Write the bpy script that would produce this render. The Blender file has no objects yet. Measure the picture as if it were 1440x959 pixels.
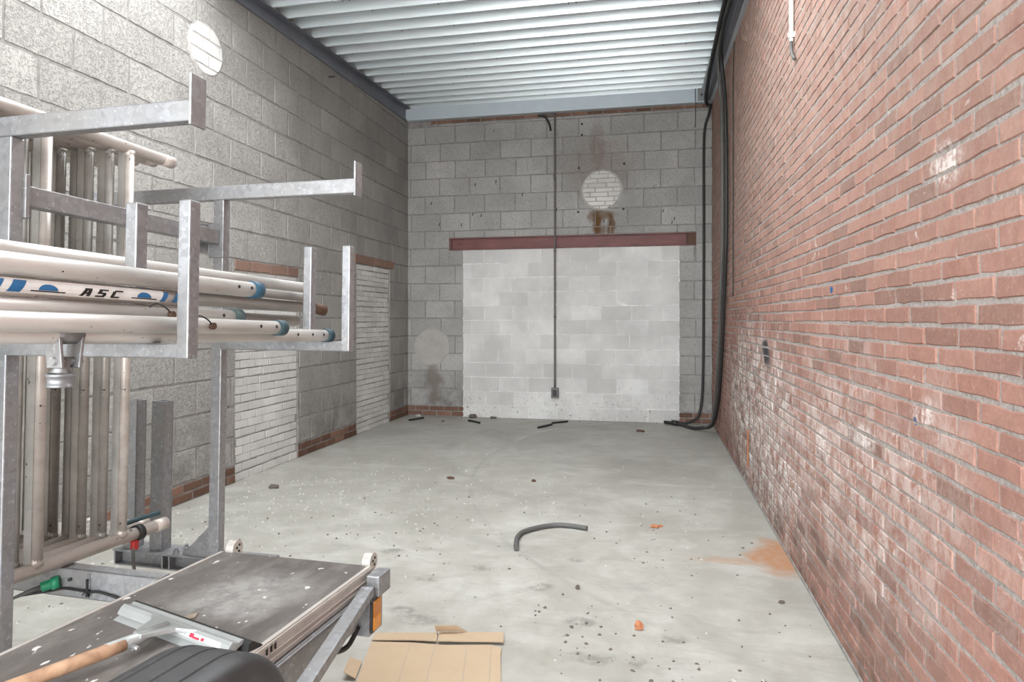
import bpy, bmesh, math, random
from mathutils import Vector, Matrix
PI = math.pi
scene = bpy.context.scene
COL = scene.collection
R = random.Random(7)

# ------------------------------------------------------------------ materials
def newmat(name):
    m = bpy.data.materials.new(name); m.use_nodes = True
    nt = m.node_tree; b = nt.nodes['Principled BSDF']
    return m, nt, b
def N(nt, typ, **kw):
    n = nt.nodes.new(typ)
    for k, v in kw.items():
        if k in n.inputs.keys(): n.inputs[k].default_value = v
        else: setattr(n, k, v)
    return n
def L(nt, a, b): nt.links.new(a, b)
def objco(nt):
    return N(nt, 'ShaderNodeTexCoord').outputs['Object']
def noise(nt, co, scale, detail=4, rough=.55, dist=0, stretch=None):
    if stretch:
        mp = N(nt, 'ShaderNodeMapping'); mp.inputs['Scale'].default_value = stretch
        L(nt, co, mp.inputs['Vector']); co = mp.outputs['Vector']
    n = N(nt, 'ShaderNodeTexNoise'); n.inputs['Scale'].default_value = scale
    n.inputs['Detail'].default_value = detail; n.inputs['Roughness'].default_value = rough
    n.inputs['Distortion'].default_value = dist
    L(nt, co, n.inputs['Vector']); return n.outputs['Fac']
def ramp(nt, fac, stops, interp='LINEAR'):
    r = N(nt, 'ShaderNodeValToRGB'); e = r.color_ramp; e.interpolation = interp
    while len(e.elements) < len(stops): e.elements.new(.5)
    for el, (p, c) in zip(e.elements, stops):
        el.position = p
        el.color = (c, c, c, 1) if isinstance(c, (int, float)) else (*c, 1)
    L(nt, fac, r.inputs['Fac']); return r.outputs['Color']
def mix(nt, fac, a, b, mode='MIX'):
    m = N(nt, 'ShaderNodeMix', data_type='RGBA', blend_type=mode)
    for sock, v in ((m.inputs[0], fac), (m.inputs[6], a), (m.inputs[7], b)):
        if isinstance(v, (int, float)): sock.default_value = v
        elif isinstance(v, tuple): sock.default_value = (*v, 1)
        else: L(nt, v, sock)
    return m.outputs[2]
def mth(nt, op, a, b=0., c=None, clamp=False):
    m = N(nt, 'ShaderNodeMath', operation=op, use_clamp=clamp)
    for i, v in enumerate((a, b, c)):
        if v is None: continue
        if isinstance(v, (int, float)): m.inputs[i].default_value = v
        else: L(nt, v, m.inputs[i])
    return m.outputs[0]
def bump(nt, b, h, strength, dist):
    bp = N(nt, 'ShaderNodeBump'); bp.inputs['Strength'].default_value = strength
    bp.inputs['Distance'].default_value = dist
    L(nt, h, bp.inputs['Height']); L(nt, bp.outputs['Normal'], b.inputs['Normal'])
def island(nt):
    return N(nt, 'ShaderNodeNewGeometry').outputs['Random Per Island']
def blob(nt, co, c, r, soft=.6, warp=None, wa=0.):
    """1 inside an ellipsoid at c with radii r, fading to 0"""
    v = co
    if warp is not None:
        a = N(nt, 'ShaderNodeVectorMath', operation='MULTIPLY_ADD')
        L(nt, warp, a.inputs[0]); a.inputs[1].default_value = (wa, wa, wa); L(nt, co, a.inputs[2]); v = a.outputs[0]
    s = N(nt, 'ShaderNodeVectorMath', operation='SUBTRACT'); L(nt, v, s.inputs[0]); s.inputs[1].default_value = c
    d = N(nt, 'ShaderNodeVectorMath', operation='DIVIDE'); L(nt, s.outputs[0], d.inputs[0]); d.inputs[1].default_value = r
    l = N(nt, 'ShaderNodeVectorMath', operation='LENGTH'); L(nt, d.outputs[0], l.inputs[0])
    m = N(nt, 'ShaderNodeMapRange', interpolation_type='SMOOTHSTEP')
    m.inputs['From Min'].default_value = 1 + soft * .5; m.inputs['From Max'].default_value = 1 - soft * .5
    L(nt, l.outputs['Value'], m.inputs['Value']); return m.outputs['Result']
def warpvec(nt, co, scale):
    n = N(nt, 'ShaderNodeTexNoise'); n.inputs['Scale'].default_value = scale; n.inputs['Detail'].default_value = 4
    L(nt, co, n.inputs['Vector'])
    s = N(nt, 'ShaderNodeVectorMath', operation='SUBTRACT'); L(nt, n.outputs['Color'], s.inputs[0]); s.inputs[1].default_value = (.5, .5, .5)
    return s.outputs[0]

def simple(name, col, rough=.6, metal=0., nscale=None, namt=.25, spec=.5):
    m, nt, b = newmat(name)
    b.inputs['Roughness'].default_value = rough; b.inputs['Metallic'].default_value = metal
    b.inputs['Specular IOR Level'].default_value = spec
    co = objco(nt)
    f = noise(nt, co, nscale or 18, 4)
    c = mix(nt, f, tuple(x * (1 - namt) for x in col), tuple(min(1, x * (1 + namt)) for x in col))
    L(nt, c, b.inputs['Base Color'])
    return m

def galv(name, tone=1.0):
    m, nt, b = newmat(name); co = objco(nt)
    v = N(nt, 'ShaderNodeTexVoronoi'); v.inputs['Scale'].default_value = 55; L(nt, co, v.inputs['Vector'])
    vc = N(nt, 'ShaderNodeSeparateColor'); L(nt, v.outputs['Color'], vc.inputs[0])
    n1 = noise(nt, co, 6, 5)
    base = ramp(nt, vc.outputs[0], [(0, tuple(tone * x for x in (.40, .41, .43))), (1, tuple(tone * x for x in (.56, .57, .60)))])
    base = mix(nt, ramp(nt, n1, [(.35, 0.), (.75, 1.)]), base, tuple(tone * x for x in (.46, .45, .44)))
    sp = ramp(nt, noise(nt, co, 75, 3), [(.60, 0.), (.72, 1.)])
    base = mix(nt, mth(nt, 'MULTIPLY', sp, .38), base, (.70, .71, .74))
    L(nt, base, b.inputs['Base Color'])
    b.inputs['Metallic'].default_value = .55
    L(nt, ramp(nt, vc.outputs[1], [(0, .38), (1, .55)]), b.inputs['Roughness'])
    bump(nt, b, noise(nt, co, 40, 3), .12, .003)
    return m

def white_tube(name, col=(.70, .67, .62), dark=(.36, .31, .27)):
    m, nt, b = newmat(name); co = objco(nt)
    n1 = noise(nt, co, 9, 6, .65, stretch=(1, .22, 1))
    c = mix(nt, ramp(nt, n1, [(.42, 0.), (.8, .75)]), col, dark)
    ch = ramp(nt, noise(nt, co, 38, 3, .6), [(.69, 0.), (.715, 1.)])
    c = mix(nt, ch, c, (.06, .05, .045))
    L(nt, c, b.inputs['Base Color'])
    b.inputs['Metallic'].default_value = .35; b.inputs['Roughness'].default_value = .42
    bump(nt, b, noise(nt, co, 60, 3), .08, .002)
    return m

def block_mat(name, lo, hi, pit=1., scale=1., dirt=True):
    m, nt, b = newmat(name); co = objco(nt)
    r = island(nt)
    c = ramp(nt, r, [(0, lo), (.5, tuple((a + d) / 2 for a, d in zip(lo, hi))), (1, hi)])
    n1 = noise(nt, co, 2.1, 6, .6)
    c = mix(nt, ramp(nt, n1, [(.35, .55), (.65, 0.)]), c, tuple(x * .72 for x in lo))
    fine = noise(nt, co, 85 * scale, 3, .6)
    med = noise(nt, co, 34 * scale, 4, .65)
    pits = ramp(nt, mth(nt, 'MULTIPLY_ADD', fine, .5, mth(nt, 'MULTIPLY', med, .5)), [(.40, 0.), (.5, 1.)])
    c = mix(nt, mth(nt, 'MULTIPLY', mth(nt, 'SUBTRACT', 1., pits), .36 * pit), c, tuple(x * .45 for x in lo))
    if dirt:
        spots = ramp(nt, noise(nt, co, 7.5, 3, .7), [(.745, 0.), (.765, 1.)])
        c = mix(nt, mth(nt, 'MULTIPLY', spots, .85), c, (.05, .047, .044))
        # grime creeping up from the floor on the bottom blocks
        sx = N(nt, 'ShaderNodeSeparateXYZ'); L(nt, co, sx.inputs[0])
        mr = N(nt, 'ShaderNodeMapRange'); mr.inputs['From Min'].default_value = .75; mr.inputs['From Max'].default_value = .15
        L(nt, sx.outputs['Z'], mr.inputs['Value'])
        g = mth(nt, 'MULTIPLY', mr.outputs['Result'], ramp(nt, noise(nt, co, 3.3, 6, .7), [(.4, 0.), (.62, 1.)]), clamp=True)
        c = mix(nt, mth(nt, 'MULTIPLY', g, .6), c, (.085, .072, .062))
    L(nt, c, b.inputs['Base Color']); b.inputs['Roughness'].default_value = .95
    b.inputs['Specular IOR Level'].default_value = .15
    bump(nt, b, mth(nt, 'ADD', pits, mth(nt, 'MULTIPLY', fine, .6)), .75 * pit, .006)
    return m

M = {}
M['galv'] = galv('galvanised_steel', .60)
M['galv_dark'] = galv('weathered_galvanised_steel', .66)
M['galv_pale'] = galv('bright_galvanised_steel', .74)
M['tube'] = white_tube('worn_white_tube', (.74, .72, .69), (.42, .37, .33))
M['tube_grey'] = white_tube('worn_grey_tube', (.50, .48, .45), (.25, .23, .21))
M['frame_tube'] = white_tube('dirty_cream_frame_tube', (.68, .62, .57), (.30, .25, .22))
M['rung_grey'] = white_tube('worn_aluminium_rung', (.47, .45, .42), (.22, .20, .18))
M['cap_blue'] = simple('blue_grey_plastic', (.025, .09, .15), .5)
M['cap_grey'] = simple('grey_green_plastic', (.08, .13, .13), .55)
M['cap_teal'] = simple('dark_teal_plastic', (.035, .075, .09), .55)
M['black_rubber'] = simple('black_rubber', (.018, .018, .018), .55)
M['grey_rubber'] = simple('grey_hose_rubber', (.10, .10, .095), .6)
M['black_plastic'] = simple('black_plastic', (.045, .045, .047), .48, 0, 30, .35)
M['alu'] = simple('dull_aluminium', (.62, .58, .54), .42, .5, 14, .2)
M['alu_bright'] = simple('bright_aluminium', (.46, .48, .475), .4, .5, 14, .12)
M['white'] = simple('white_plastic', (.78, .77, .75), .5)
M['orange'] = simple('amber_lens', (.75, .27, .015), .25)
M['orange_dark'] = simple('dark_amber_lens', (.50, .17, .01), .3)
M['red'] = simple('red_plastic', (.45, .03, .025), .45)
M['green'] = simple('green_plastic', (.03, .33, .17), .4)
M['blue_print'] = simple('blue_print', (.02, .14, .33), .5)
M['black_print'] = simple('black_print', (.015, .014, .014), .5)
M['red_print'] = simple('red_print', (.70, .03, .06), .5)
M['grey_print'] = simple('grey_print', (.35, .36, .38), .5)
M['rust_iron'] = simple('rusty_iron', (.10, .055, .035), .8)
M['dark_iron'] = simple('dark_iron', (.05, .05, .055), .6, .4)
M['conduit'] = simple('dull_conduit', (.16, .14, .135), .5, .3)
M['terracotta'] = simple('broken_terracotta', (.42, .17, .08), .9, 0, 60, .35)
M['crumb'] = simple('mortar_crumb', (.40, .385, .36), .9, 0, 60, .3)
M['crumb_dark'] = simple('dark_grit', (.12, .10, .085), .9, 0, 60, .5)
M['paper_scrap'] = simple('brown_scrap', (.36, .30, .24), .8)

# wood
m, nt, b = newmat('worn_beech'); co = objco(nt)
f = noise(nt, co, 30, 5, .6, .5, stretch=(1, 1, 1))
L(nt, ramp(nt, f, [(.3, (.30, .17, .10)), (.7, (.52, .33, .21))]), b.inputs['Base Color']); b.inputs['Roughness'].default_value = .55
M['wood'] = m
# cardboard
m, nt, b = newmat('brown_cardboard'); co = objco(nt)
f = noise(nt, co, 7, 5, .6)
c = mix(nt, f, (.44, .325, .215), (.50, .385, .265))
L(nt, c, b.inputs['Base Color']); b.inputs['Roughness'].default_value = .85
w = N(nt, 'ShaderNodeTexWave', wave_type='BANDS', bands_direction='Y'); w.inputs['Scale'].default_value = 45; L(nt, co, w.inputs['Vector'])
bump(nt, b, w.outputs['Fac'], .06, .001)
M['card'] = m
# deck board of the scaffold platform
m, nt, b = newmat('worn_phenolic_board'); co = objco(nt)
wv = warpvec(nt, co, 7)
n1 = noise(nt, co, 8, 8, .7, stretch=(1, .5, 1))
c = ramp(nt, n1, [(.3, (.085, .073, .066)), (.7, (.155, .138, .127))])
patch = blob(nt, co, (.03, .68, .06), (.15, .17, .2), 1.0, wv, .22)
patch = mth(nt, 'MULTIPLY', patch, ramp(nt, noise(nt, co, 26, 5, .7), [(.3, .25), (.6, 1.)]))
c = mix(nt, mth(nt, 'MULTIPLY', patch, .9), c, (.36, .35, .335))
dust = ramp(nt, noise(nt, co, 13, 6, .7, stretch=(1, .35, 1)), [(.48, 0.), (.72, .6)])
c = mix(nt, dust, c, (.30, .28, .26))
sp = ramp(nt, noise(nt, co, 42, 2, .5, stretch=(1, .55, 1)), [(.70, 0.), (.715, 1.)])
c = mix(nt, sp, c, (.66, .64, .61))
L(nt, c, b.inputs['Base Color']); b.inputs['Roughness'].default_value = .55
bump(nt, b, noise(nt, co, 120, 2), .15, .001)
M['deck'] = m
# red primer steel lintel
m, nt, b = newmat('red_primer_steel'); co = objco(nt)
n1 = noise(nt, co, 5, 6, .65, stretch=(.5, 1, 2))
c = ramp(nt, n1, [(.3, (.115, .035, .033)), (.7, (.20, .068, .062))])
sm = ramp(nt, noise(nt, co, 6, 6, .7, stretch=(.6, 1, 3)), [(.6, 0.), (.68, .8)])
c = mix(nt, sm, c, (.045, .022, .018))
L(nt, c, b.inputs['Base Color']); b.inputs['Roughness'].default_value = .55
M['lintel'] = m

# red brick of the right wall
m, nt, b = newmat('old_red_brick'); co = objco(nt)
r = island(nt)
c = ramp(nt, r, [(0, (.20, .105, .082)), (.10, (.285, .138, .108)), (.5, (.34, .165, .128)), (.8, (.385, .195, .152)), (.93, (.31, .138, .104)), (1, (.19, .10, .08))])
c = mix(nt, .16, c, (.36, .27, .225))
sx = N(nt, 'ShaderNodeSeparateXYZ'); L(nt, co, sx.inputs[0])
n1 = noise(nt, co, 24, 6, .7, .4)
c = mix(nt, ramp(nt, n1, [(.40, .30), (.62, 0.)]), c, (.16, .085, .068))
n1b = noise(nt, co, 90, 3, .7)
c = mix(nt, ramp(nt, n1b, [(.55, 0.), (.75, .45)]), c, (.50, .33, .27))
# smeared mortar wash on the upper wall
up = N(nt, 'ShaderNodeMapRange'); up.inputs['From Min'].default_value = 1.3; up.inputs['From Max'].default_value = 2.6; L(nt, sx.outputs['Z'], up.inputs['Value'])
w1 = mth(nt, 'MULTIPLY', up.outputs['Result'], ramp(nt, noise(nt, co, 14, 6, .7, .8, stretch=(1, 1, .55)), [(.36, .05), (.64, .70)]))
c = mix(nt, w1, c, (.41, .325, .275))
# limewash / efflorescence low on the far half
wv = warpvec(nt, co, 3)
e1 = blob(nt, co, (.785, 5.4, .60), (1, 1.7, .66), .8, wv, .9)
e2 = blob(nt, co, (.785, 3.0, .75), (1, 1.1, .45), .9, wv, .9)
ef = mth(nt, 'MAXIMUM', e1, mth(nt, 'MULTIPLY', e2, .5))
efn = ramp(nt, noise(nt, co, 13, 7, .78, .5, stretch=(1, 1, .7)), [(.42, 0.), (.56, 1.)])
bi = ramp(nt, r, [(0, .35), (.5, .85), (1, 1.)])
c = mix(nt, mth(nt, 'MULTIPLY', mth(nt, 'MULTIPLY', ef, efn), bi), c, (.70, .655, .62))
# scattered white scuffs everywhere
sc = ramp(nt, noise(nt, co, 6, 7, .75, .6), [(.635, 0.), (.69, .8)])
c = mix(nt, sc, c, (.62, .55, .51))
for (yy, zz, ry, rz) in ((2.17, 1.115, .075, .04), (2.72, .93, .09, .05), (3.35, .80, .12, .06), (2.02, 1.80, .10, .05)):
    wb = blob(nt, co, (.785, yy, zz), (1, ry, rz), .9, wv, .12)
    c = mix(nt, mth(nt, 'MULTIPLY', wb, ramp(nt, noise(nt, co, 30, 5, .75), [(.40, 0.), (.58, .8)])), c, (.72, .66, .63))
# grime near the floor and soot spot
lo = N(nt, 'ShaderNodeMapRange'); lo.inputs['From Min'].default_value = .55; lo.inputs['From Max'].default_value = .0; L(nt, sx.outputs['Z'], lo.inputs['Value'])
g = mth(nt, 'MULTIPLY', lo.outputs['Result'], ramp(nt, noise(nt, co, 5, 6, .75), [(.42, .0), (.6, .85)]), clamp=True)
c = mix(nt, g, c, (.10, .075, .06))
soot = blob(nt, co, (.785, 4.93, 1.14), (1, .16, .085), .9, wv, .22)
c = mix(nt, soot, c, (.045, .045, .05))
dg = mth(nt, 'MULTIPLY', blob(nt, co, (.785, 6.3, .7), (1, 1.6, .6), 1., wv, .8), ramp(nt, noise(nt, co, 9, 6, .75), [(.5, 0.), (.62, .8)]))
c = mix(nt, dg, c, (.10, .08, .07))
for (yy, zz, ry, rz) in ((3.19, 1.513, .022, .016), (2.23, 1.075, .010, .014)):
    c = mix(nt, blob(nt, co, (.785, yy, zz), (1, ry, rz), .3, wv, .02), c, (.03, .10, .24))
L(nt, c, b.inputs['Base Color']); b.inputs['Roughness'].default_value = .9; b.inputs['Specular IOR Level'].default_value = .2
bump(nt, b, mth(nt, 'ADD', noise(nt, co, 70, 5, .7), mth(nt, 'MULTIPLY', noise(nt, co, 18, 4), 1.2)), .55, .005)
M['brick'] = m

m, nt, b = newmat('gritty_mortar'); co = objco(nt)
n1 = noise(nt, co, 60, 5, .7); n2 = noise(nt, co, 3, 5, .65)
sx = N(nt, 'ShaderNodeSeparateXYZ'); L(nt, co, sx.inputs[0])
c = ramp(nt, n1, [(.3, (.21, .185, .17)), (.62, (.42, .375, .35))])
c = mix(nt, ramp(nt, n2, [(.4, 0.), (.7, .5)]), c, (.44, .39, .36))
up = N(nt, 'ShaderNodeMapRange'); up.inputs['From Min'].default_value = .5; up.inputs['From Max'].default_value = .0; L(nt, sx.outputs['Z'], up.inputs['Value'])
c = mix(nt, mth(nt, 'MULTIPLY', up.outputs['Result'], .6), c, (.12, .10, .09))
L(nt, c, b.inputs['Base Color']); b.inputs['Roughness'].default_value = 1.; b.inputs['Specular IOR Level'].default_value = .1
bump(nt, b, n1, 1., .008)
M['mortar'] = m
m, nt, b = newmat('grey_block_mortar'); co = objco(nt)
c = ramp(nt, noise(nt, co, 14, 6, .7), [(.3, (.18, .17, .16)), (.7, (.34, .325, .31))])
L(nt, c, b.inputs['Base Color']); b.inputs['Roughness'].default_value = 1.; b.inputs['Specular IOR Level'].default_value = .1
M['mortar_dark'] = m
m, nt, b = newmat('pale_joint'); co = objco(nt)
c = ramp(nt, noise(nt, co, 9, 5, .7), [(.35, (.60, .59, .58)), (.6, (.84, .83, .82))])
L(nt, c, b.inputs['Base Color']); b.inputs['Roughness'].default_value = .95
M['pale_joint'] = m

m, nt, b = newmat('grey_infill_mortar'); co = objco(nt)
L(nt, ramp(nt, noise(nt, co, 12, 5, .7), [(.3, (.20, .19, .18)), (.7, (.42, .405, .39))]), b.inputs['Base Color']); b.inputs['Roughness'].default_value = 1.
M['mortar_infill'] = m
M['block'] = block_mat('rough_concrete_block', (.385, .37, .348), (.465, .45, .425), 1., 1.5)
M['block_back'] = block_mat('grey_concrete_block', (.39, .382, .366), (.48, .47, .452), .8, 1.)
M['gas_block'] = block_mat('white_aerated_block', (.62, .61, .595), (.77, .765, .75), .12, 1., False)
M['white_brick'] = block_mat('white_sand_lime_brick', (.62, .61, .59), (.76, .745, .72), .22, 1., False)
M['old_brick'] = block_mat('dark_red_base_brick', (.14, .080, .058), (.29, .165, .120), .4, 1., False)
M['lintel_brick'] = block_mat('pale_red_lintel_brick', (.26, .165, .13), (.34, .22, .17), .4, 1., False)
m, nt, b = newmat('smooth_cement_patch'); co = objco(nt)
c = ramp(nt, noise(nt, co, 6, 6, .65), [(.3, (.36, .335, .31)), (.7, (.46, .435, .41))])
L(nt, c, b.inputs['Base Color']); b.inputs['Roughness'].default_value = .9
bump(nt, b, noise(nt, co, 40, 4), .3, .003)
M['plaster'] = m
m = M['gas_block']; nt = m.node_tree; b = nt.nodes['Principled BSDF']
src = b.inputs['Base Color'].links[0].from_socket; co = objco(nt)
sx = N(nt, 'ShaderNodeSeparateXYZ'); L(nt, co, sx.inputs[0])
mr = N(nt, 'ShaderNodeMapRange'); mr.inputs['From Min'].default_value = .55; mr.inputs['From Max'].default_value = .12; L(nt, sx.outputs['Z'], mr.inputs['Value'])
spk = mth(nt, 'MULTIPLY', mr.outputs['Result'], ramp(nt, noise(nt, co, 26, 4, .7), [(.60, 0.), (.66, .9)]))
L(nt, mix(nt, spk, src, (.16, .14, .12)), b.inputs['Base Color'])
# rust / reddish stains on the back wall are worked into its block material
m = M['block_back']; nt = m.node_tree; b = nt.nodes['Principled BSDF']
src = b.inputs['Base Color'].links[0].from_socket; co = objco(nt); wv = warpvec(nt, co, 9)
c = src
red = blob(nt, co, (-.70, 9.15, 3.45), (.42, 1, .40), .9, wv, .35)
c = mix(nt, mth(nt, 'MULTIPLY', red, .35), c, (.20, .13, .11))
red2 = blob(nt, co, (-.72, 9.15, 3.72), (.10, 1, .34), .8, wv, .2)
c = mix(nt, mth(nt, 'MULTIPLY', red2, .35), c, (.17, .105, .09))
for (x, z, rx, rz, a) in ((-.72, 2.66,   .06, .17, .95), (-.53, 2.66, .05, .15, .85), (-.63, 2.80, .17, .06, .7), (-.80, 2.78, .06, .07, .5), (-.64, 2.60, .05, .05, .6)):
    c = mix(nt, mth(nt, 'MULTIPLY', blob(nt, co, (x, 9.15, z), (rx, 1, rz), .9, wv, .12), a), c, (.13, .062, .02))
br = blob(nt, co, (-3.05, 9.15, .48), (.11, 1, .26), .9, wv, .3)
c = mix(nt, mth(nt, 'MULTIPLY', br, .5), c, (.13, .09, .06))
L(nt, c, b.inputs['Base Color'])

# floor
m, nt, b = newmat('power_floated_concrete'); co = objco(nt)
n1 = noise(nt, co, .9, 8, .65, .6); n2 = noise(nt, co, 5, 7, .7, .4, stretch=(1, .8, 1)); n3 = noise(nt, co, 60, 4, .6)
c = ramp(nt, n1, [(.34, (.325, .315, .28)), (.5, (.43, .42, .38)), (.66, (.50, .492, .455))])
c = mix(nt, ramp(nt, n2, [(.40, .5), (.60, 0.)]), c, (.31, .295, .255))
n4 = noise(nt, co, 9, 8, .75, .8, stretch=(.35, 1, 1))
c = mix(nt, ramp(nt, n4, [(.50, 0.), (.68, .45)]), c, (.27, .26, .23))
n5 = noise(nt, co, 3, 8, .72, .5, stretch=(.6, 1, 1))
c = mix(nt, ramp(nt, n5, [(.52, 0.), (.66, .45)]), c, (.56, .555, .53))
c = mix(nt, ramp(nt, n3, [(.3, .2), (.6, 0.)]), c, (.36, .35, .33))
wv = warpvec(nt, co, 5)
foot = [(-.93, 3.60, .10, .055), (-.55, 3.42, .10, .055), (-1.18, 3.40, .09, .05), (-1.45, 3.18, .09, .05), (-1.15, 3.0, .11, .05),
        (-.30, 3.05, .13, .045), (.10, 2.95, .09, .05), (-.22, 2.72, .17, .05), (-.05, 2.72, .06, .05), (-1.05, 2.93, .15, .06), (-.42, 3.82, .08, .04),
        (-.08, 2.40, .13, .03), (.35, 2.38, .12, .035), (-1.5, 3.75, .10, .05)]
fm = None
for (x, y, rx, ry) in foot:
    k = blob(nt, co, (x, y, 0), (rx * .62, ry * .8, 1), 1., wv, .13)
    fm = k if fm is None else mth(nt, 'MAXIMUM', fm, k)
c = mix(nt, mth(nt, 'MULTIPLY', fm, ramp(nt, noise(nt, co, 16, 5, .7), [(.38, .0), (.58, .75)])), c, (.20, .195, .175))
# tyre scuffs: thin arcs
def arc(cx, cy, rad, wid, c, amt, col, side=None):
    s = N(nt, 'ShaderNodeVectorMath', operation='SUBTRACT'); L(nt, co, s.inputs[0]); s.inputs[1].default_value = (cx, cy, 0)
    l = N(nt, 'ShaderNodeVectorMath', operation='LENGTH'); L(nt, s.outputs[0], l.inputs[0])
    d = mth(nt, 'ABSOLUTE', mth(nt, 'SUBTRACT', l.outputs['Value'], rad))
    mr = N(nt, 'ShaderNodeMapRange', interpolation_type='SMOOTHSTEP'); mr.inputs['From Min'].default_value = wid; mr.inputs['From Max'].default_value = wid * .3
    L(nt, d, mr.inputs['Value'])
    k = mth(nt, 'MULTIPLY', mr.outputs['Result'], ramp(nt, noise(nt, co, 2.2, 5, .6), [(.42, 0.), (.6, amt)]))
    return mix(nt, k, c, col)
c = arc(.4, 7.2, 2.55, .10, c, .5, (.30, .29, .265))
c = arc(.2, 7.4, 1.7, .06, c, .4, (.58, .57, .55))
c = arc(-1.9, 1.6, 2.6, .09, c, .5, (.30, .29, .265))
c = arc(2.6, 6.4, 4.2, .03, c, .45, (.28, .27, .25))
# brick dust by the right wall
od = blob(nt, co, (.74, 4.12, 0), (.16, .27, 1), .8, wv, .30)
od2 = mth(nt, 'MULTIPLY', blob(nt, co, (.52, 4.0, 0), (.28, .05, 1), 1., wv, .2), .5)
od = mth(nt, 'MULTIPLY', mth(nt, 'MAXIMUM', od, od2), ramp(nt, noise(nt, co, 25, 4), [(.3, .6), (.6, 1.)]))
c = mix(nt, od, c, (.42, .215, .115))
L(nt, c, b.inputs['Base Color'])
L(nt, ramp(nt, n2, [(.3, .42), (.7, .62)]), b.inputs['Roughness']); b.inputs['Specular IOR Level'].default_value = .35
bump(nt, b, mth(nt, 'ADD', n3, n2), .12, .004)
M['floor'] = m
M['yard'] = simple('pale_bounce_ground', (.74, .72, .69), .9, 0, 3, .15)  # kept very pale so the unseen ground throws daylight up into the room
# ceiling
m, nt, b = newmat('zinc_coated_roof_sheet'); co = objco(nt)
n1 = noise(nt, co, 3, 5, .6, stretch=(.25, 6, 6))
L(nt, ramp(nt, n1, [(.3, (.63, .71, .75)), (.7, (.73, .79, .82))]), b.inputs['Base Color'])
b.inputs['Metallic'].default_value = .3; b.inputs['Roughness'].default_value = .34
M['roof'] = m
M['beam'] = simple('pale_galvanised_purlin', (.60, .66, .71), .45, .5, 6, .1)
M['trim'] = simple('blue_grey_steel_angle', (.19, .20, .23), .5, .5, 6, .2)

# ------------------------------------------------------------------ mesh builder
class MB:
    def __init__(s): s.v = []; s.f = []; s.sm = []
    def add(s, vs, fs, smooth=False):
        o = len(s.v); s.v += [tuple(p) for p in vs]
        s.f += [tuple(i + o for i in f) for f in fs]; s.sm += [smooth] * len(fs); return s
    def box(s, x0, x1, y0, y1, z0, z1, M4=None):
        vs = [Vector((x, y, z)) for z in (z0, z1) for y in (y0, y1) for x in (x0, x1)]
        if M4: vs = [M4 @ p for p in vs]
        return s.add(vs, [(0, 2, 3, 1), (4, 5, 7, 6), (0, 1, 5, 4), (2, 6, 7, 3), (0, 4, 6, 2), (1, 3, 7, 5)])
    def prism(s, poly, axis, a, b, M4=None):
        """poly in the two other axes (in xyz order), extruded along axis from a to b"""
        def P(p, t):
            q = list(p); q.insert(axis, t); return Vector(q)
        n = len(poly)
        vs = [P(p, a) for p in poly] + [P(p, b) for p in poly]
        if M4: vs = [M4 @ p for p in vs]
        fs = [tuple(range(n))[::-1], tuple(range(n, 2 * n))] + [(i, (i + 1) % n, n + (i + 1) % n, n + i) for i in range(n)]
        return s.add(vs, fs)
    def tube(s, pts, r, n=14, caps=True, smooth=True, rs=None):
        pts = [Vector(p) for p in pts]; k = len(pts)
        rings = []; up = None
        for i, p in enumerate(pts):
            t = (pts[min(i + 1, k - 1)] - pts[max(i - 1, 0)]).normalized()
            if up is None:
                up = t.orthogonal().normalized()
            else:
                up = (up - t * up.dot(t)).normalized()
            w = t.cross(up); rr = rs[i] if rs else r
            rings.append([p + (up * math.cos(a) + w * math.sin(a)) * rr for a in (2 * PI * j / n for j in range(n))])
        o = len(s.v)
        for rg in rings: s.v += [tuple(p) for p in rg]
        for i in range(k - 1):
            for j in range(n):
                s.f.append((o + i * n + j, o + i * n + (j + 1) % n, o + (i + 1) * n + (j + 1) % n, o + (i + 1) * n + j)); s.sm.append(smooth)
        if caps:
            s.f.append(tuple(o + j for j in range(n))[::-1]); s.sm.append(False)
            s.f.append(tuple(o + (k - 1) * n + j for j in range(n))); s.sm.append(False)
        return s
    def pipe(s, a, b, r, ri, n=18):
        """open ended hollow tube from a to b"""
        a = Vector(a); b = Vector(b); t = (b - a).normalized(); u = t.orthogonal().normalized(); w = t.cross(u)
        def ring(c, rr): return [c + (u * math.cos(2 * PI * j / n) + w * math.sin(2 * PI * j / n)) * rr for j in range(n)]
        rings = [ring(a, ri), ring(a, r), ring(b, r), ring(b, ri), ring(a, ri)]
        o = len(s.v)
        for rg in rings[:4]: s.v += [tuple(p) for p in rg]
        for i in range(4):
            i2 = (i + 1) % 4
            for j in range(n):
                s.f.append((o + i * n + j, o + i * n + (j + 1) % n, o + i2 * n + (j + 1) % n, o + i2 * n + j)); s.sm.append(i in (1, 3))
        return s
    def build(s, name, mat, parent=None, base=(0, 0, 0), bevel=0, seg=2, mats=None):
        me = bpy.data.meshes.new(name)
        bx, by, bz = base
        me.from_pydata([(x - bx, y - by, z - bz) for x, y, z in s.v], [], s.f)
        me.polygons.foreach_set('use_smooth', s.sm)
        bm = bmesh.new(); bm.from_mesh(me); bmesh.ops.recalc_face_normals(bm, faces=bm.faces); bm.to_mesh(me); bm.free()
        me.materials.append(mat)
        o = bpy.data.objects.new(name, me); COL.objects.link(o)
        if parent: o.parent = parent
        if bevel:
            bv = o.modifiers.new('bevel', 'BEVEL'); bv.width = bevel; bv.segments = seg; bv.limit_method = 'ANGLE'; bv.angle_limit = .6
        return o

def tag(o, label=None, cat=None, group=None, kind=None):
    if label: o['label'] = label
    if cat: o['category'] = cat
    if group: o['group'] = group
    if kind: o['kind'] = kind
    return o

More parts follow.
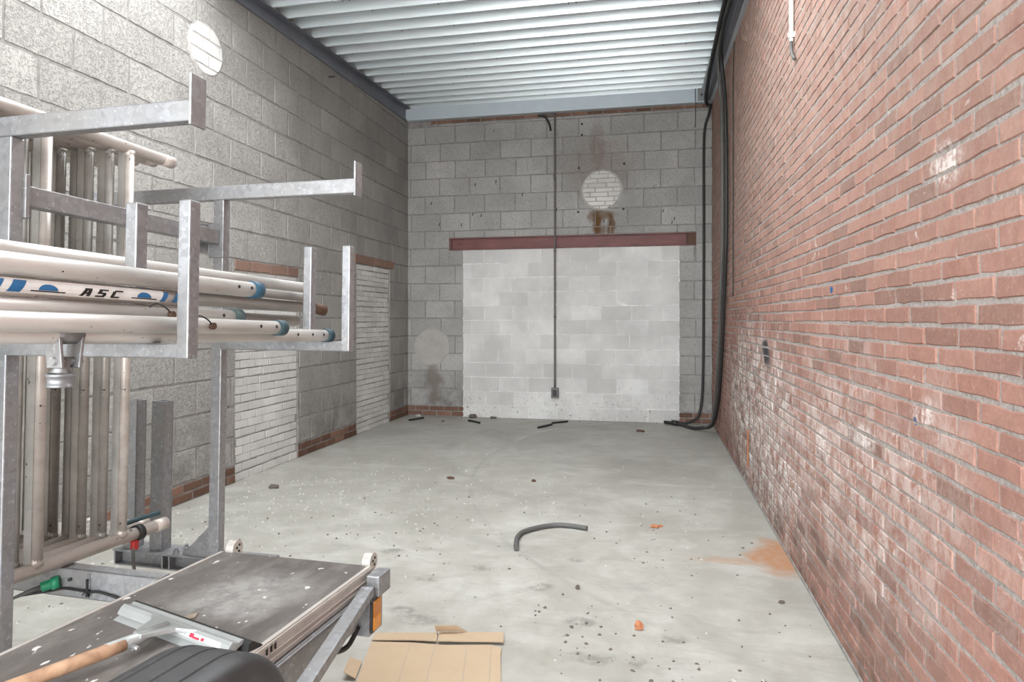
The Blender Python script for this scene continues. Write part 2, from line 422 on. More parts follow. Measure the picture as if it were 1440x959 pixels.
# trailer space: x = across (right), y = along (away), z = up; the trailer stands a touch turned and nose-up
T = Matrix.Rotation(-math.radians(2.52), 4, 'Z') @ Matrix.Rotation(-math.atan(.026), 4, 'X')
class Thing:
    """Empty at the base of a thing; parts are given in the thing's space (room or trailer)"""
    def __init__(s, name, label, cat, base, space=None, group=None):
        s.base = base; s.e = bpy.data.objects.new(name, None); COL.objects.link(s.e)
        s.e.empty_display_size = .05
        s.e.matrix_world = (space or Matrix()) @ Matrix.Translation(base)
        tag(s.e, label, cat, group)
    def part(s, name, mb, mat, parent=None, bevel=0, seg=2, label=None):
        o = mb.build(name, mat, parent or s.e, s.base, bevel, seg)
        if label: o['label'] = label
        return o
def copy_tree(o, parent=None):
    c = o.copy(); COL.objects.link(c)
    if parent: c.parent = parent
    for ch in list(o.children): copy_tree(ch, c)
    return c
def mono(name, mb, mat, label, cat, base, space=None, group=None, bevel=0, kind=None):
    o = mb.build(name, mat, None, base, bevel)
    o.matrix_world = (space or Matrix()) @ Matrix.Translation(base)
    return tag(o, label, cat, group, kind)

# ------------------------------------------------------------------ masonry
def clip_poly(poly, clip):
    """Sutherland-Hodgman, clip = convex ccw polygon"""
    out = poly
    for i in range(len(clip)):
        a = clip[i]; b = clip[(i + 1) % len(clip)]
        inp = out; out = []
        if not inp: return []
        def side(p): return (b[0] - a[0]) * (p[1] - a[1]) - (b[1] - a[1]) * (p[0] - a[0])
        for j in range(len(inp)):
            p = inp[j]; q = inp[(j + 1) % len(inp)]; sp, sq = side(p), side(q)
            if sp >= 0: out.append(p)
            if (sp >= 0) != (sq >= 0):
                t = sp / (sp - sq); out.append((p[0] + (q[0] - p[0]) * t, p[1] + (q[1] - p[1]) * t))
    return out
def unit(mb, poly, place, d0, d1, bev, jit, rng, sub=.08):
    """one brick or block: a slightly irregular outline raised from d0 to d1"""
    if len(poly) < 3: return
    ring = []
    for i in range(len(poly)):
        a, b = poly[i], poly[(i + 1) % len(poly)]
        ln = math.hypot(b[0] - a[0], b[1] - a[1])
        k = max(1, int(ln / sub))
        for q in range(k):
            t = q / k
            ring.append((a[0] + (b[0] - a[0]) * t + rng.uniform(-jit, jit), a[1] + (b[1] - a[1]) * t + rng.uniform(-jit, jit)))
    cx = sum(p[0] for p in poly) / len(poly); cy = sum(p[1] for p in poly) / len(poly)
    hx = max(abs(p[0] - cx) for p in poly); hy = max(abs(p[1] - cy) for p in poly)
    if hx < .012 or hy < .012: return
    fx = max(.2, 1 - bev / hx); fy = max(.2, 1 - bev / hy)
    n = len(ring)
    tx, ty = rng.uniform(-.002, .002) / hx * .5, rng.uniform(-.002, .002) / hy * .5
    dd = d1 + rng.uniform(-.0012, .0012)
    inner = [(cx + (p[0] - cx) * fx, cy + (p[1] - cy) * fy) for p in ring]
    vs = [place(p[0], p[1], d0) for p in ring] + [place(p[0], p[1], dd + tx * (p[0] - cx) + ty * (p[1] - cy)) for p in inner]
    fs = [(i, (i + 1) % n, n + (i + 1) % n, n + i) for i in range(n)] + [tuple(range(n, 2 * n))]
    mb.add(vs, fs)
def courses(mb, u0, u1, v0, v1, bw, bh, joint, place, d0, d1, bev=.004, jit=.0015, rng=R, org=(0, 0), sub=.08, holes=(), clip=None, wob=0., half=.5, var=0.):
    r0 = int(math.floor((v0 - org[1]) / bh)); r1 = int(math.ceil((v1 - org[1]) / bh))
    for r in range(r0, r1 + 1):
        off = org[0] + (half if r % 2 else 0) * bw + rng.uniform(-var, var) * bw
        c0 = int(math.floor((u0 - off) / bw)); c1 = int(math.ceil((u1 - off) / bw))
        for c in range(c0, c1 + 1):
            j = joint / 2
            a, b_, d, e = off + c * bw + j, off + (c + 1) * bw - j, org[1] + r * bh + j, org[1] + (r + 1) * bh - j
            rects = [(max(a, u0), min(b_, u1), max(d, v0), min(e, v1))]
            for (ha, hb, hc, hd) in holes:
                nr = []
                for (p, q, s_, t) in rects:
                    if q <= ha or p >= hb or t <= hc or s_ >= hd: nr.append((p, q, s_, t)); continue
                    if p < ha: nr.append((p, ha, s_, t))
                    if q > hb: nr.append((hb, q, s_, t))
                    pp, qq = max(p, ha), min(q, hb)
                    if s_ < hc: nr.append((pp, qq, s_, hc))
                    if t > hd: nr.append((pp, qq, hd, t))
                rects = nr
            for (p, q, s_, t) in rects:
                if q - p < .02 or t - s_ < .012: continue
                wv_ = (lambda x: wob * math.sin(x * 2.1 + r * 1.7))
                poly = [(p, s_ + wv_(p)), (q, s_ + wv_(q)), (q, t + wv_(q)), (p, t + wv_(p))]
                if clip: poly = clip_poly(poly, clip)
                unit(mb, poly, place, d0, d1, bev, jit, rng, sub)
def circle_poly(cx, cy, rx, ry, n=28): return [(cx + rx * math.cos(2 * PI * i / n), cy + ry * math.sin(2 * PI * i / n)) for i in range(n)]

XR, XL, YB, YF, HT = .785, -3.445, 9.15, -2.6, 4.6
PR = lambda u, v, d: (XR - d, u, v)      # right wall: u = Y
PL = lambda u, v, d: (XL + d, u, v)      # left wall
PB = lambda u, v, d: (u, YB - d, v)      # back wall: u = X

# floor, and unseen ground outside added to bounce daylight in
mb = MB(); mb.box(XL - .3, XR + .3, YF, YB + .3, -.15, 0)
fl = mb.build('floor', M['floor']); tag(fl, 'pale grey dusty concrete floor', kind='structure')
mb = MB(); mb.box(-16, 14, YF - 24, YF, -.16, -.02)
g = mb.build('floor_bounce_yard', M['yard']); tag(g, 'unseen pale yard outside the open front, added to bounce daylight in', kind='structure')

# right wall
mb = MB(); mb.box(XR, XR + .25, YF, YB + .3, 0, HT)
wr = mb.build('wall_right', M['mortar']); tag(wr, 'long red brick wall on the right with gritty mortar', kind='structure')
mb = MB(); rr = random.Random(3)
courses(mb, YF, YB, .0, HT, .217, .0593, .0092, PR, -.001, .0036, .0040, .0029, rr, sub=.06, wob=.0028, var=.10)
mb.build('brick_courses', M['brick'], wr)
mb = MB(); mb.box(XR - .010, XR + .01, -2, YB, 0, .016)
mb.build('mortar_fillet', M['mortar_dark'], wr, bevel=.004)

# left wall
D1, D2 = (5.05, 6.08), (7.42, 8.46); D1T, D2T = 1.80, 2.06
mb = MB()
for (a, b_) in ((YF, D1[0]), (D1[1], D2[0]), (D2[1], YB + .3)): mb.box(XL - .3, XL, a, b_, 0, HT)
mb.box(XL - .3, XL, D1[0], D1[1], D1T, HT); mb.box(XL - .3, XL, D2[0], D2[1], D2T, HT)
wl = mb.build('wall_left', M['mortar_dark']); tag(wl, 'tall rough grey concrete block wall on the left', kind='structure')
rr = random.Random(5); mb = MB()
BH, B0 = .2494, .146
courses(mb, YF, YB, B0, HT, .445, BH, .013, PL, -.002, .005, .004, .003, rr, org=(.1, B0), sub=.06, wob=.004, var=.04,
        holes=((D1[0], D1[1], 0, D1T + .085), (D2[0], D2[1], 0, D2T + .1), (D2[0] - .05, D2[1] + .12, D2T, D2T + .1)))
mb.build('block_courses', M['block'], wl)
mb = MB()
courses(mb, YF, YB, .0, B0 - .004, .215, .071, .012, PL, -.002, .007, .004, .003, rr, holes=((D1[0], D1[1], 0, 1), (D2[0], D2[1], 0, 1)))
mb.build('base_course', M['old_brick'], wl)
mb = MB()
courses(mb, D1[0], D1[1], D1T, D1T + .085, .29, .2, .014, PL, -.002, .007, .004, .004, rr, org=(D1[0] - .05, D1T - .03))
courses(mb, D2[0] - .05, D2[1] + .12, D2T, D2T + .1, .6, .3, .014, PL, -.002, .016, .006, .006, rr, org=(D2[0] - .1, D2T - .1))
mb.build('brick_lintel', M['lintel_brick'], wl)
for (d, top, bw, bh) in ((D1, D1T, .222, .0733), (D2, D2T, .222, .064)):
    mb = MB(); mb.box(XL - .3, XL - .013, d[0], d[1], 0, top)
    o = mb.build('door_infill', M['mortar_infill'], wl); tag(o, 'doorway bricked up with white bricks')
    mb = MB()
    courses(mb, d[0] + .01, d[1] - .01, .0, top, bw, bh, .0095, PL, -.014, -.0085, .002, .003, rr, org=(d[0], .0), wob=.004, var=.15)
    mb.build('infill_bricks', M['white_brick'], o)
def round_patch(parent, place, cx, cy, r, ring_mat, rim, bw, bh, name):
    mb = MB()
    n = 40; prof = [(r + rim + .006 * math.sin(2 * a + .6) + R.uniform(-.006, .006)) for a in (2 * PI * i / n for i in range(n))]
    poly = [(cx + prof[i] * math.cos(2 * PI * i / n), cy + prof[i] * math.sin(2 * PI * i / n)) for i in range(n)]
    vs = [place(p[0], p[1], 0) for p in poly] + [place(cx + (p[0] - cx) * .93, cy + (p[1] - cy) * .93, .0085) for p in poly]
    mb.add(vs, [(i, (i + 1) % n, n + (i + 1) % n, n + i) for i in range(n)] + [tuple(range(n, 2 * n))])
    o = mb.build(name, ring_mat, parent)
    if bw:
        m2 = MB()
        courses(m2, cx - r, cx + r, cy - r, cy + r, bw, bh, .011, place, .006, .013, .003, .003, R, org=(cx - .07, cy - .03), clip=circle_poly(cx, cy, r, r), var=.2)
        m2.build('patch_bricks', M['white_brick'], o)
    return o
round_patch(wl, PL, 4.67, 3.51, .195, M['plaster'], .02, .205, .108, 'round_patch')
# back wall
IX0, IX1, LZ0, LZ1 = -2.61, .36, 2.36, 2.53
LX0, LX1 = -2.82, .58
mb = MB(); mb.box(XL - .3, XR + .3, YB, YB + .3, 0, HT)
wb = mb.build('wall_back', M['mortar_dark']); tag(wb, 'grey block back wall with a bricked up wide opening', kind='structure')
rr = random.Random(11); mb = MB()
courses(mb, XL, XR, B0, 4.165, .44, BH, .010, PB, -.002, .006, .005, .002, rr, org=(XL + .05, B0), sub=.07, wob=.003, var=.03,
        holes=((IX0, IX1, 0, LZ0), (LX0, LX1, LZ0, LZ1 + .01)))
mb.build('block_courses', M['block_back'], wb)
mb = MB()
courses(mb, XL, XR, 0, B0 - .004, .215, .071, .012, PB, -.002, .008, .004, .002, rr, holes=((IX0, IX1, 0, 1),))
courses(mb, XL + .35, XR, 4.17, HT, .215, .075, .012, PB, -.002, .012, .004, .003, rr, org=(0, 4.17))
mb.build('base_course', M['old_brick'], wb)
mb = MB(); mb.box(IX0 - .012, IX1 + .012, YB - .004, YB + .1, 0, LZ0)
gi = mb.build('opening_infill', M['pale_joint'], wb); tag(gi, 'wide opening filled with smooth white blocks')
mb = MB(); courses(mb, IX0, IX1, .0, LZ0, .408, .1995, .006, PB, .003, .0062, .002, .0012, rr, org=(IX0 + .1, -.03), sub=.1, wob=.004, var=.06)
mb.build('infill_blocks', M['gas_block'], gi)
round_patch(wb, PB, -.663, 3.14, .255, M['plaster'], .035, .245, .062, 'round_patch')
o = round_patch(wb, PB, -3.085, .985, .245, M['plaster'], .03, 0, 0, 'cement_patch')
# anchor holes round the patch and drill marks
mb = MB()
for (x, z) in ((-.97, 3.45), (-.36, 3.48), (-.98, 2.85), (-.37, 2.87), (-.93, 4.05), (-.93, 3.9)):
    mb.prism(circle_poly(x, z, .016, .016, 10), 1, YB - .009, YB - .006)
for k in range(16):
    x, z = rr.uniform(-3.3, .5), rr.choice((3.05, 2.85, 2.68, 2.66, 3.3)) + rr.uniform(-.05, .05)
    mb.prism([(x, z), (x + .012, z + .004), (x + .02, z + .05), (x + .008, z + .045)], 1, YB - .0095, YB - .006)
mb.build('anchor_hole', M['black_print'], wb)
# steel lintel: a channel let into the wall
th = Thing('steel_lintel', 'red primed steel beam spanning the white infill on the back wall', 'beam', ((LX0 + LX1) / 2, YB, LZ0))
mb = MB(); mb.box(LX0, LX1, YB - .004, YB + .02, LZ0, LZ1)
th.part('web', mb, M['lintel'])
mb = MB(); mb.box(LX0, LX1, YB - .032, YB - .003, LZ1 - .014, LZ1); mb.box(LX0, LX1, YB - .032, YB - .003, LZ0, LZ0 + .012)
th.part('flange', mb, M['lintel'], bevel=.002)
for x in (LX0 + .03, LX1 - .13):
    mb = MB(); mb.box(x, x + .012, YB - .030, YB - .003, LZ0 + .012, LZ1 - .014); th.part('end_stiffener', mb, M['rust_iron'])
mb = MB(); mb.box(LX1 - .115, LX1 - .005, YB - .009, YB - .003, LZ0 + .012, LZ1 - .014); th.part('end_plate', mb, M['rust_iron'], label='rusty end plate')

# ------------------------------------------------------------------ ceiling
SL = .051
ZD = lambda y: 4.395 - SL * (YB - y)
prof = []
P = .255; y = YB - .075
prof.append((YB + .05, ZD(YB)))
while y > YF:
    for dy, dz in ((0, 0), (.020, 0), (.055, .10), (.216, .10)):
        prof.append((y - dy, ZD(y - dy) + dz))
    
    y -= P
# added opening out of view, cut to let skylight brighten left wall and ceiling
SKY = (2.85, 4.35, XL + .25, XR - .3)
n = len(prof)
def sheet(mb, pr, x0, x1):
    k = len(pr)
    mb.add([(x, p[0], p[1]) for x in (x0, x1) for p in pr], [(i, i + 1, k + i + 1, k + i) for i in range(k - 1)])
mb = MB()
pa = [p for p in prof if p[0] >= SKY[1]]; pb = [p for p in prof if SKY[0] <= p[0] <= SKY[1]]; pc = [p for p in prof if p[0] <= SKY[0]]
sheet(mb, pa, XL - .1, XR + .1); sheet(mb, pc, XL - .1, XR + .1)
sheet(mb, pb, XL - .1, SKY[2]); sheet(mb, pb, SKY[3], XR + .1)
ce = mb.build('ceiling', M['roof']); tag(ce, 'zinc coated ribbed steel roof sheet', kind='structure')
mb = MB()
def slab(x0, x1, ya, yb):
    vs = [(x, y_, ZD(y_) + dz) for dz in (.14, .24) for (x, y_) in ((x0, ya), (x1, ya), (x1, yb), (x0, yb))]
    mb.add(vs, [(0, 1, 2, 3), (4, 7, 6, 5), (0, 4, 5, 1), (1, 5, 6, 2), (2, 6, 7, 3), (3, 7, 4, 0)])
slab(XL - .4, XR + .4, YF, SKY[0]); slab(XL - .4, XR + .4, SKY[1], YB + .4); slab(XL - .4, SKY[2], SKY[0], SKY[1]); slab(SKY[3], XR + .4, SKY[0], SKY[1])
mb.build('roof_insulation', M['white'], ce)
mb = MB()
for k in range(60):
    yy = R.uniform(3.5, 9); i = int((YB - .075 - yy) / P); yy = YB - .075 - i * P - .009
    x = R.uniform(XL + .1, XR - .2); z = ZD(yy)
    mb.tube([(x, yy, z + .001), (x, yy, z - .012)], .004, 6)
tag(mb.build('sheet_screw', M['dark_iron'], ce), kind='stuff')
# back purlin
mb = MB(); mb.prism([(YB - .12, 4.213), (YB - .012, 4.213), (YB - .012, 4.388), (YB - .12, 4.388), (YB - .12, 4.355), (YB - .128, 4.355), (YB - .128, 4.228), (YB - .12, 4.228)], 0, XL - .05, XR)
o = mb.build('trim_1', M['beam']); tag(o, 'pale galvanised beam along the top of the back wall', kind='structure')
mb = MB(); mb.box(.59, .78, YB - .142, YB - .127, 4.225, 4.385); c = mb.build('joint_plate', M['galv'], o, bevel=.002)
mb = MB()
for x in (.64, .74): mb.tube([(x, YB - .142, 4.30), (x, YB - .156, 4.30)], .014, 6)
mb.build('bolt', M['dark_iron'], c)
# left angle trim
def sloped_box(mb, x0, x1, ya, yb, za0, za1, zb0, zb1):
    vs = [(x, yy, z) for (yy, z0, z1) in ((ya, za0, za1), (yb, zb0, zb1)) for z in (z0, z1) for x in (x0, x1)]
    return mb.add(vs, [(0, 1, 3, 2), (4, 6, 7, 5), (0, 4, 5, 1), (2, 3, 7, 6), (0, 2, 6, 4), (1, 5, 7, 3)])
zt = lambda y: 4.215 - .036 * (YB - y)
mb = MB()
sloped_box(mb, XL + .004, XL + .016, YF, YB, zt(YF), ZD(YF) - .002, zt(YB), ZD(YB) - .002)
sloped_box(mb, XL + .004, XL + .085, YF, YB, ZD(YF) - .014, ZD(YF) - .002, ZD(YB) - .014, ZD(YB) - .002)
sloped_box(mb, XL + .016, XL + .030, YF, YB, zt(YF), zt(YF) + .02, zt(YB), zt(YB) + .02)
o = mb.build('trim_2', M['trim']); tag(o, 'dark steel edge angle along the top of the left wall', kind='structure')
# right purlin: dark channel with a pale lip
zr = lambda y: 4.20 - .066 * (YB - y)
mb = MB()
sloped_box(mb, .70, XR - .004, YF, YB - .13, zr(YF) + .02, ZD(YF) - .003, zr(YB) + .02, ZD(YB) - .003)
o = mb.build('trim_3', M['trim']); tag(o, 'dark steel edge channel along the top of the right wall', kind='structure')
mb = MB(); sloped_box(mb, .645, .70, YF, YB - .13, ZD(YF) - .05, ZD(YF) - .004, ZD(YB) - .05, ZD(YB) - .004)
mb.build('lip', M['beam'], o)
mb = MB(); sloped_box(mb, .748, XR - .004, YF, YB - .13, zr(YF), zr(YF) + .02, zr(YB), zr(YB) + .02)
mb.build('lip', M['beam'], o)

# ------------------------------------------------------------------ services
def spline(pts, k=8):
    pts = [Vector(p) for p in pts]; out = []
    q = [pts[0]] + pts + [pts[-1]]
    for i in range(1, len(q) - 2):
        a, b_, c_, d = q[i - 1], q[i], q[i + 1], q[i + 2]
        for j in range(k):
            t = j / k
            out.append(.5 * ((2 * b_) + (c_ - a) * t + (2 * a - 5 * b_ + 4 * c_ - d) * t * t + (3 * b_ - a - 3 * c_ + d) * t ** 3))
    out.append(pts[-1]); return out

th = Thing('electrical_conduit', 'thin dark conduit down the middle of the back wall ending in a switch box', 'conduit', (-1.297, YB, .25))
mb = MB(); mb.tube(spline([(-1.42, YB - .03, 4.19), (-1.33, YB - .03, 4.19), (-1.297, YB - .04, 4.16), (-1.297, YB - .045, 4.05), (-1.297, YB - .045, 2.0), (-1.297, YB - .045, .43)]), .014, 10)
th.part('pipe', mb, M['conduit'])
mb = MB(); mb.box(-1.347, -1.247, YB - .065, YB - .004, .30, .44); bx = th.part('switch_box', mb, M['conduit'], bevel=.006, label='dark switch box')
mb = MB(); mb.box(-1.325, -1.269, YB - .070, YB - .064, .325, .415); th.part('cover', mb, M['dark_iron'], bx, bevel=.003)
for z in (1.4, 2.3, 3.3):
    mb = MB(); mb.pipe((-1.297, YB - .045, z), (-1.297, YB - .045, z + .03), .019, .012, 10); mb.box(-1.304, -1.290, YB - .033, YB, z, z + .03)
    th.part('clip', mb, M['conduit'])
mono('cut_cable', MB().tube(spline([(-1.53, YB - .03, 4.19), (-1.44, YB - .04, 4.17), (-1.38, YB - .05, 4.08), (-1.355, YB - .05, 3.97)]), .014, 8), M['black_rubber'],
     'short cut black cable end curling from the beam left of the conduit', 'cable', (-1.53, YB - .03, 4.19))
mono('corner_cable', MB().tube(spline([(.755, 9.0, 4.16), (.735, 9.08, 4.06), (.69, 9.11, 3.9), (.675, 9.12, 3.6), (.675, 9.12, 2.6), (.672, 9.12, 1.5), (.665, 9.11, .7), (.645, 9.09, .3), (.59, 9.05, .10), (.47, 9.02, .03), (.33, 9.03, .018), (.17, 9.11, .018)], 10), .017, 10),
     M['black_rubber'], 'thin black cable running down the back wall into the right corner', 'cable', (.675, 9.12, .02))
th = Thing('hanging_cable_bundle', 'thick black cable bundle hanging down the brick wall and curling on the floor', 'cable', (.74, 7.6, .02))
def bundle(dx, dy, r, dz=0):
    return spline([(.655, 4.6 + dy, 3.985), (.655, 5.6 + dy, 4.06 + dz), (.66, 6.5, 4.12 + dz), (.685 + dx, 7.02, 4.06), (.725 + dx, 7.12 + dy, 3.75), (.74 + dx, 7.1 + dy, 3.4), (.745 + dx, 7.1 + dy, 2.3), (.745 + dx, 7.35 + dy, 1.5), (.745 + dx, 7.6 + dy, .9), (.745 + dx, 7.95 + dy, .42), (.72 + dx, 8.3, .13), (.62 + dx, 8.5 + dy, .03 + r), (.50, 8.6 + dy, .01 + r), (.36, 8.85, .01 + r), (.17, 9.02 + dy, .01 + r)], 10)
th.part('thick_cable', MB().tube(bundle(0, 0, .020), .020, 10), M['black_rubber'])
th.part('thin_cable', MB().tube(bundle(-.03, .075, .014), .014, 10), M['grey_rubber'], label='thinner grey-black cable')
mb = MB(); mb.tube([(.33, 8.90, .035), (.27, 8.96, .035)], .034, 12); th.part('cable_sleeve', mb, M['black_rubber'])
mono('edge_cable', MB().tube(spline([(.625, 3.5, 3.99), (.625, 5.0, 4.10), (.63, 6.0, 4.16), (.64, 7.0, 4.20), (.655, 8.0, 4.22), (.68, 8.85, 4.18), (.73, 8.95, 4.12)], 8), .022, 10), M['black_rubber'],
     'black cable running along the ceiling edge above the brick wall', 'cable', (.625, 3.5, 3.99))
mono('dangling_wire', MB().tube(spline([(.765, 6.6, 4.0), (.768, 6.72, 3.6), (.769, 6.72, 3.0), (.769, 6.73, 2.2), (.769, 6.73, 1.6)]), .005, 6), M['black_rubber'],
     'thin dark wire hanging on the brick wall beside the cable bundle', 'wire', (.769, 6.73, 1.6))
mono('dangling_wire', MB().tube(spline([(.56, YB - .15, 4.38), (.562, YB - .15, 4.1), (.56, YB - .14, 3.88)]), .005, 6), M['black_rubber'],
     'short dark wire hanging over the beam beside the joint plate', 'wire', (.56, YB - .15, 4.38))
th = Thing('wall_pipe', 'white vertical conduit ending high on the brick wall', 'conduit', (.76, 3.975, 2.83))
th.part('pipe', MB().tube([(.765, 3.975, 3.75), (.765, 3.975, 2.93)], .0125, 10), M['white'])
th.part('cable_end', MB().tube(spline([(.765, 3.975, 2.94), (.765, 3.972, 2.89), (.767, 3.95, 2.845), (.77, 3.91, 2.81)]), .009, 8), M['grey_rubber'], label='grey cable end')
mb = MB(); mb.pipe((.765, 3.975, 2.95), (.765, 3.975, 2.98), .0175, .012, 12); mb.box(.77, .783, 3.955, 3.995, 2.95, 2.98); th.part('clip', mb, M['white'], label='white clip')
mono('wall_bolt', MB().tube([(XL, 6.72, 4.02), (XL + .07, 6.72, 4.02)], .008, 8).tube([(XL + .05, 6.68, 4.005), (XL + .052, 6.76, 4.035)], .009, 8), M['dark_iron'],
     'small iron bolt sticking out of the left wall under the steel angle', 'bolt', (XL, 6.72, 4.02))

mono('rust_strip', MB().box(.772, .7795, 5.76, 5.80, .17, .47), M['terracotta'], 'narrow rusty metal strip standing against the brick wall low down', 'strip', (.776, 5.78, .17), bevel=.002)
# ------------------------------------------------------------------ floor objects
mono('hose_offcut', MB().tube(spline([(-.785, 3.90, .017), (-.80, 3.96, .017), (-.82, 4.10, .017), (-.80, 4.22, .017), (-.70, 4.345, .017), (-.58, 4.405, .017), (-.41, 4.37, .017)], 8), .015, 10), M['grey_rubber'],
     'curved grey hose offcut lying in the middle of the floor', 'hose', (-.7, 4.2, 0))
def slug(a, b_, r, label, mat='black_rubber'):
    a = Vector((*a, r)); b_ = Vector((*b_, r)); c = (a + b_) / 2 + Vector((.01, .012, .0))
    mono('hose_offcut', MB().tube(spline([a, c, b_], 5), r, 8), M[mat], label, 'hose', (c.x, c.y, 0))
slug((-3.22, 8.60), (-3.10, 8.84), .013, 'short black hose piece on the floor nearest the left back corner')
slug((-2.42, 8.72), (-2.22, 8.56), .013, 'short black hose piece below the left edge of the white infill')
slug((-1.40, 8.33), (-1.27, 8.63), .014, 'black hose piece below the conduit, nearer of the pair')
slug((-1.28, 8.74), (-1.10, 8.92), .013, 'black hose piece below the conduit, nearer the back wall of the pair')
slug((-.18, 8.36), (-.09, 8.32), .013, 'short brown-black offcut lying left of the coiled cables', 'rust_iron')
def rock(name, x, y, s, mat, label, cat, seed, flat=.75):
    bm = bmesh.new(); bmesh.ops.create_icosphere(bm, subdivisions=2, radius=1); q = random.Random(seed)
    for v in bm.verts:
        k = 1 + q.uniform(-.22, .22); v.co = Vector((v.co.x * s[0] * k, v.co.y * s[1] * k, max(-.55, v.co.z) * s[2] * k))
    lo = min(v.co.z for v in bm.verts)
    for v in bm.verts: v.co.z -= lo
    me = bpy.data.meshes.new(name); bm.to_mesh(me); bm.free(); me.materials.append(mat)
    o = bpy.data.objects.new(name, me); COL.objects.link(o); o.location = (x, y, 0); tag(o, label, cat); return o
rock('brick_fragment', -.056, 3.03, (.020, .018, .021), M['terracotta'], 'orange brick fragment on the near floor by the footprints', 'rubble', 1)
rock('brick_fragment', .02, 4.53, (.030, .018, .012), M['terracotta'], 'crumbled orange brick bit right of the curved hose', 'rubble', 2)
rock('brick_fragment', .06, 4.55, (.014, .012, .010), M['terracotta'], 'tiny orange crumb just right of the crumbled brick bit', 'rubble', 3)
rock('rubble_lump', -2.45, 9.05, (.055, .03, .035), M['crumb_dark'], 'dark lump of rubble at the foot of the white infill', 'rubble', 4)
rock('rubble_lump', -2.15, 9.03, (.05, .02, .02), M['crumb_dark'], 'flat dark rubble along the foot of the white infill', 'rubble', 5)
rock('rubble_lump', -3.23, 9.0, (.045, .03, .022), M['crumb'], 'pale mortar lump in the left back corner', 'rubble', 6)
rock('rubble_lump', -2.75, 8.62, (.022, .018, .013), M['crumb_dark'], 'small dark lump on the floor left of the white infill', 'rubble', 8)
rock('rubble_lump', -3.02, 4.95, (.05, .025, .02), M['crumb_dark'], 'dark mortar lump on the bright floor left of the platform', 'rubble', 7)
rock('rubble_lump', .62, 3.45, (.016, .012, .008), M['crumb_dark'], 'small dark lump near the foot of the brick wall', 'rubble', 9)
rock('rubble_lump', -.98, 5.6, (.02, .014, .013), M['rust_iron'], 'reddish brown lump on the floor beyond the curved hose', 'rubble', 10)
rock('rubble_lump', -1.7, 5.55, (.035, .018, .014), M['rust_iron'], 'brown lump on the floor halfway to the white infill', 'rubble', 12)
rock('rubble_lump', -.37, 3.42, (.011, .011, .012), M['crumb_dark'], 'little dark pebble above the footprints', 'rubble', 13)
# grit: uncountable crumbs, pale and dark
def grit(name, mat, count, seed, spots, label, smax):
    q = random.Random(seed); mb = MB()
    for _ in range(count):
        (cx, cy, sx, sy, wgt) = q.choices(spots, [s[4] for s in spots])[0]
        x, y = q.gauss(cx, sx), q.gauss(cy, sy)
        if not (XL + .03 < x < XR - .04 and .5 < y < YB - .05): continue
        if (-1.25 < x < -.4 and y < 2.92) or (-.86 < x < -.38 and 3.86 < y < 4.46): continue
        s = smax * q.uniform(.25, 1) ** 2 + .002; a = q.uniform(0, 6.3)
        pts = [(x + s * math.cos(a + k * 1.57) * q.uniform(.6, 1.3), y + s * math.sin(a + k * 1.57) * q.uniform(.6, 1.3), 0) for k in range(4)]
        mb.add(pts + [(x + q.uniform(-.3, .3) * s, y + q.uniform(-.3, .3) * s, s * q.uniform(.5, 1.0))], [(0, 1, 4), (1, 2, 4), (2, 3, 4), (3, 0, 4)])
    return mono(name, mb, mat, label, 'grit', (0, 0, 0), kind='stuff')
grit('pale_grit', M['crumb'], 1200, 21, [(-2.8, 4.2, .55, .8, 6), (-1.8, 4.6, .7, .6, 3), (-2.9, 3.2, .3, .5, 2), (-1.2, 4.5, 1.2, 1.2, 2), (-.3, 5.3, 1., .8, 1)], 'pale mortar crumbs strewn over the floor', .014)
grit('dark_grit', M['crumb_dark'], 420, 22, [(-1.4, 4.1, .6, .5, 3), (-.1, 4.4, .4, .5, 2), (-.2, 2.85, .25, .2, 2), (.2, 3.4, .4, .7, 2), (-2.8, 4.0, .5, .8, 3), (-1.3, 9.05, 1.3, .05, 2)], 'fine dark grit strewn over the floor', .010)

# cardboard
th = Thing('cardboard_box', 'flattened brown cardboard box on the floor beside the trailer', 'cardboard', (-.83, 2.5, 0))
def panel(pts, z0=.004, t=.004):
    n = len(pts); mb = MB()
    vs = [(p[0], p[1], (p[2] if len(p) > 2 else z0)) for p in pts]; vs += [(x, y, z + t) for x, y, z in vs]
    mb.add(vs, [tuple(range(n))[::-1], tuple(range(n, 2 * n))] + [(i, (i + 1) % n, n + (i + 1) % n, n + i) for i in range(n)])
    return mb
th.part('main_panel', panel([(-1.01, 2.0), (-1.097, 2.37), (-1.168, 2.665), (-1.0, 2.692), (-.845, 2.70), (-.66, 2.742), (-.612, 2.722), (-.603, 2.66), (-.445, 2.0)], .004), M['card'])
th.part('flap', panel([(-1.170, 2.676, .006), (-1.184, 2.745, .004), (-.915, 2.80, .004), (-.893, 2.712, .012), (-1.0, 2.70, .012)], .004), M['card'])
th.part('flap', panel([(-.888, 2.713, .012), (-.910, 2.802, .005), (-.634, 2.861, .005), (-.612, 2.762, .012), (-.67, 2.757, .010)], .004), M['card'])
th.part('raised_flap', panel([(-.925, 2.803, .010), (-.79, 2.829, .010), (-.835, 2.806, .042), (-.925, 2.785, .042)], .004, .003), M['card'])
th.part('raised_flap', panel([(-1.135, 2.50, .008), (-1.105, 2.375, .008), (-1.155, 2.375, .028), (-1.175, 2.475, .032)], .004, .003), M['card'])
mb = MB()
for a, b_ in (((-1.0, 2.685), (-.86, 2.0)), ((-.895, 2.692), (-.75, 2.0)), ((-.76, 2.712), (-.61, 2.0)), ((-.66, 2.73), (-.505, 2.0))):
    mb.add([(a[0], a[1], .0086), (a[0] + .003, a[1], .0086), (b_[0] + .003, b_[1], .0086), (b_[0], b_[1], .0086)], [(0, 1, 2, 3)])
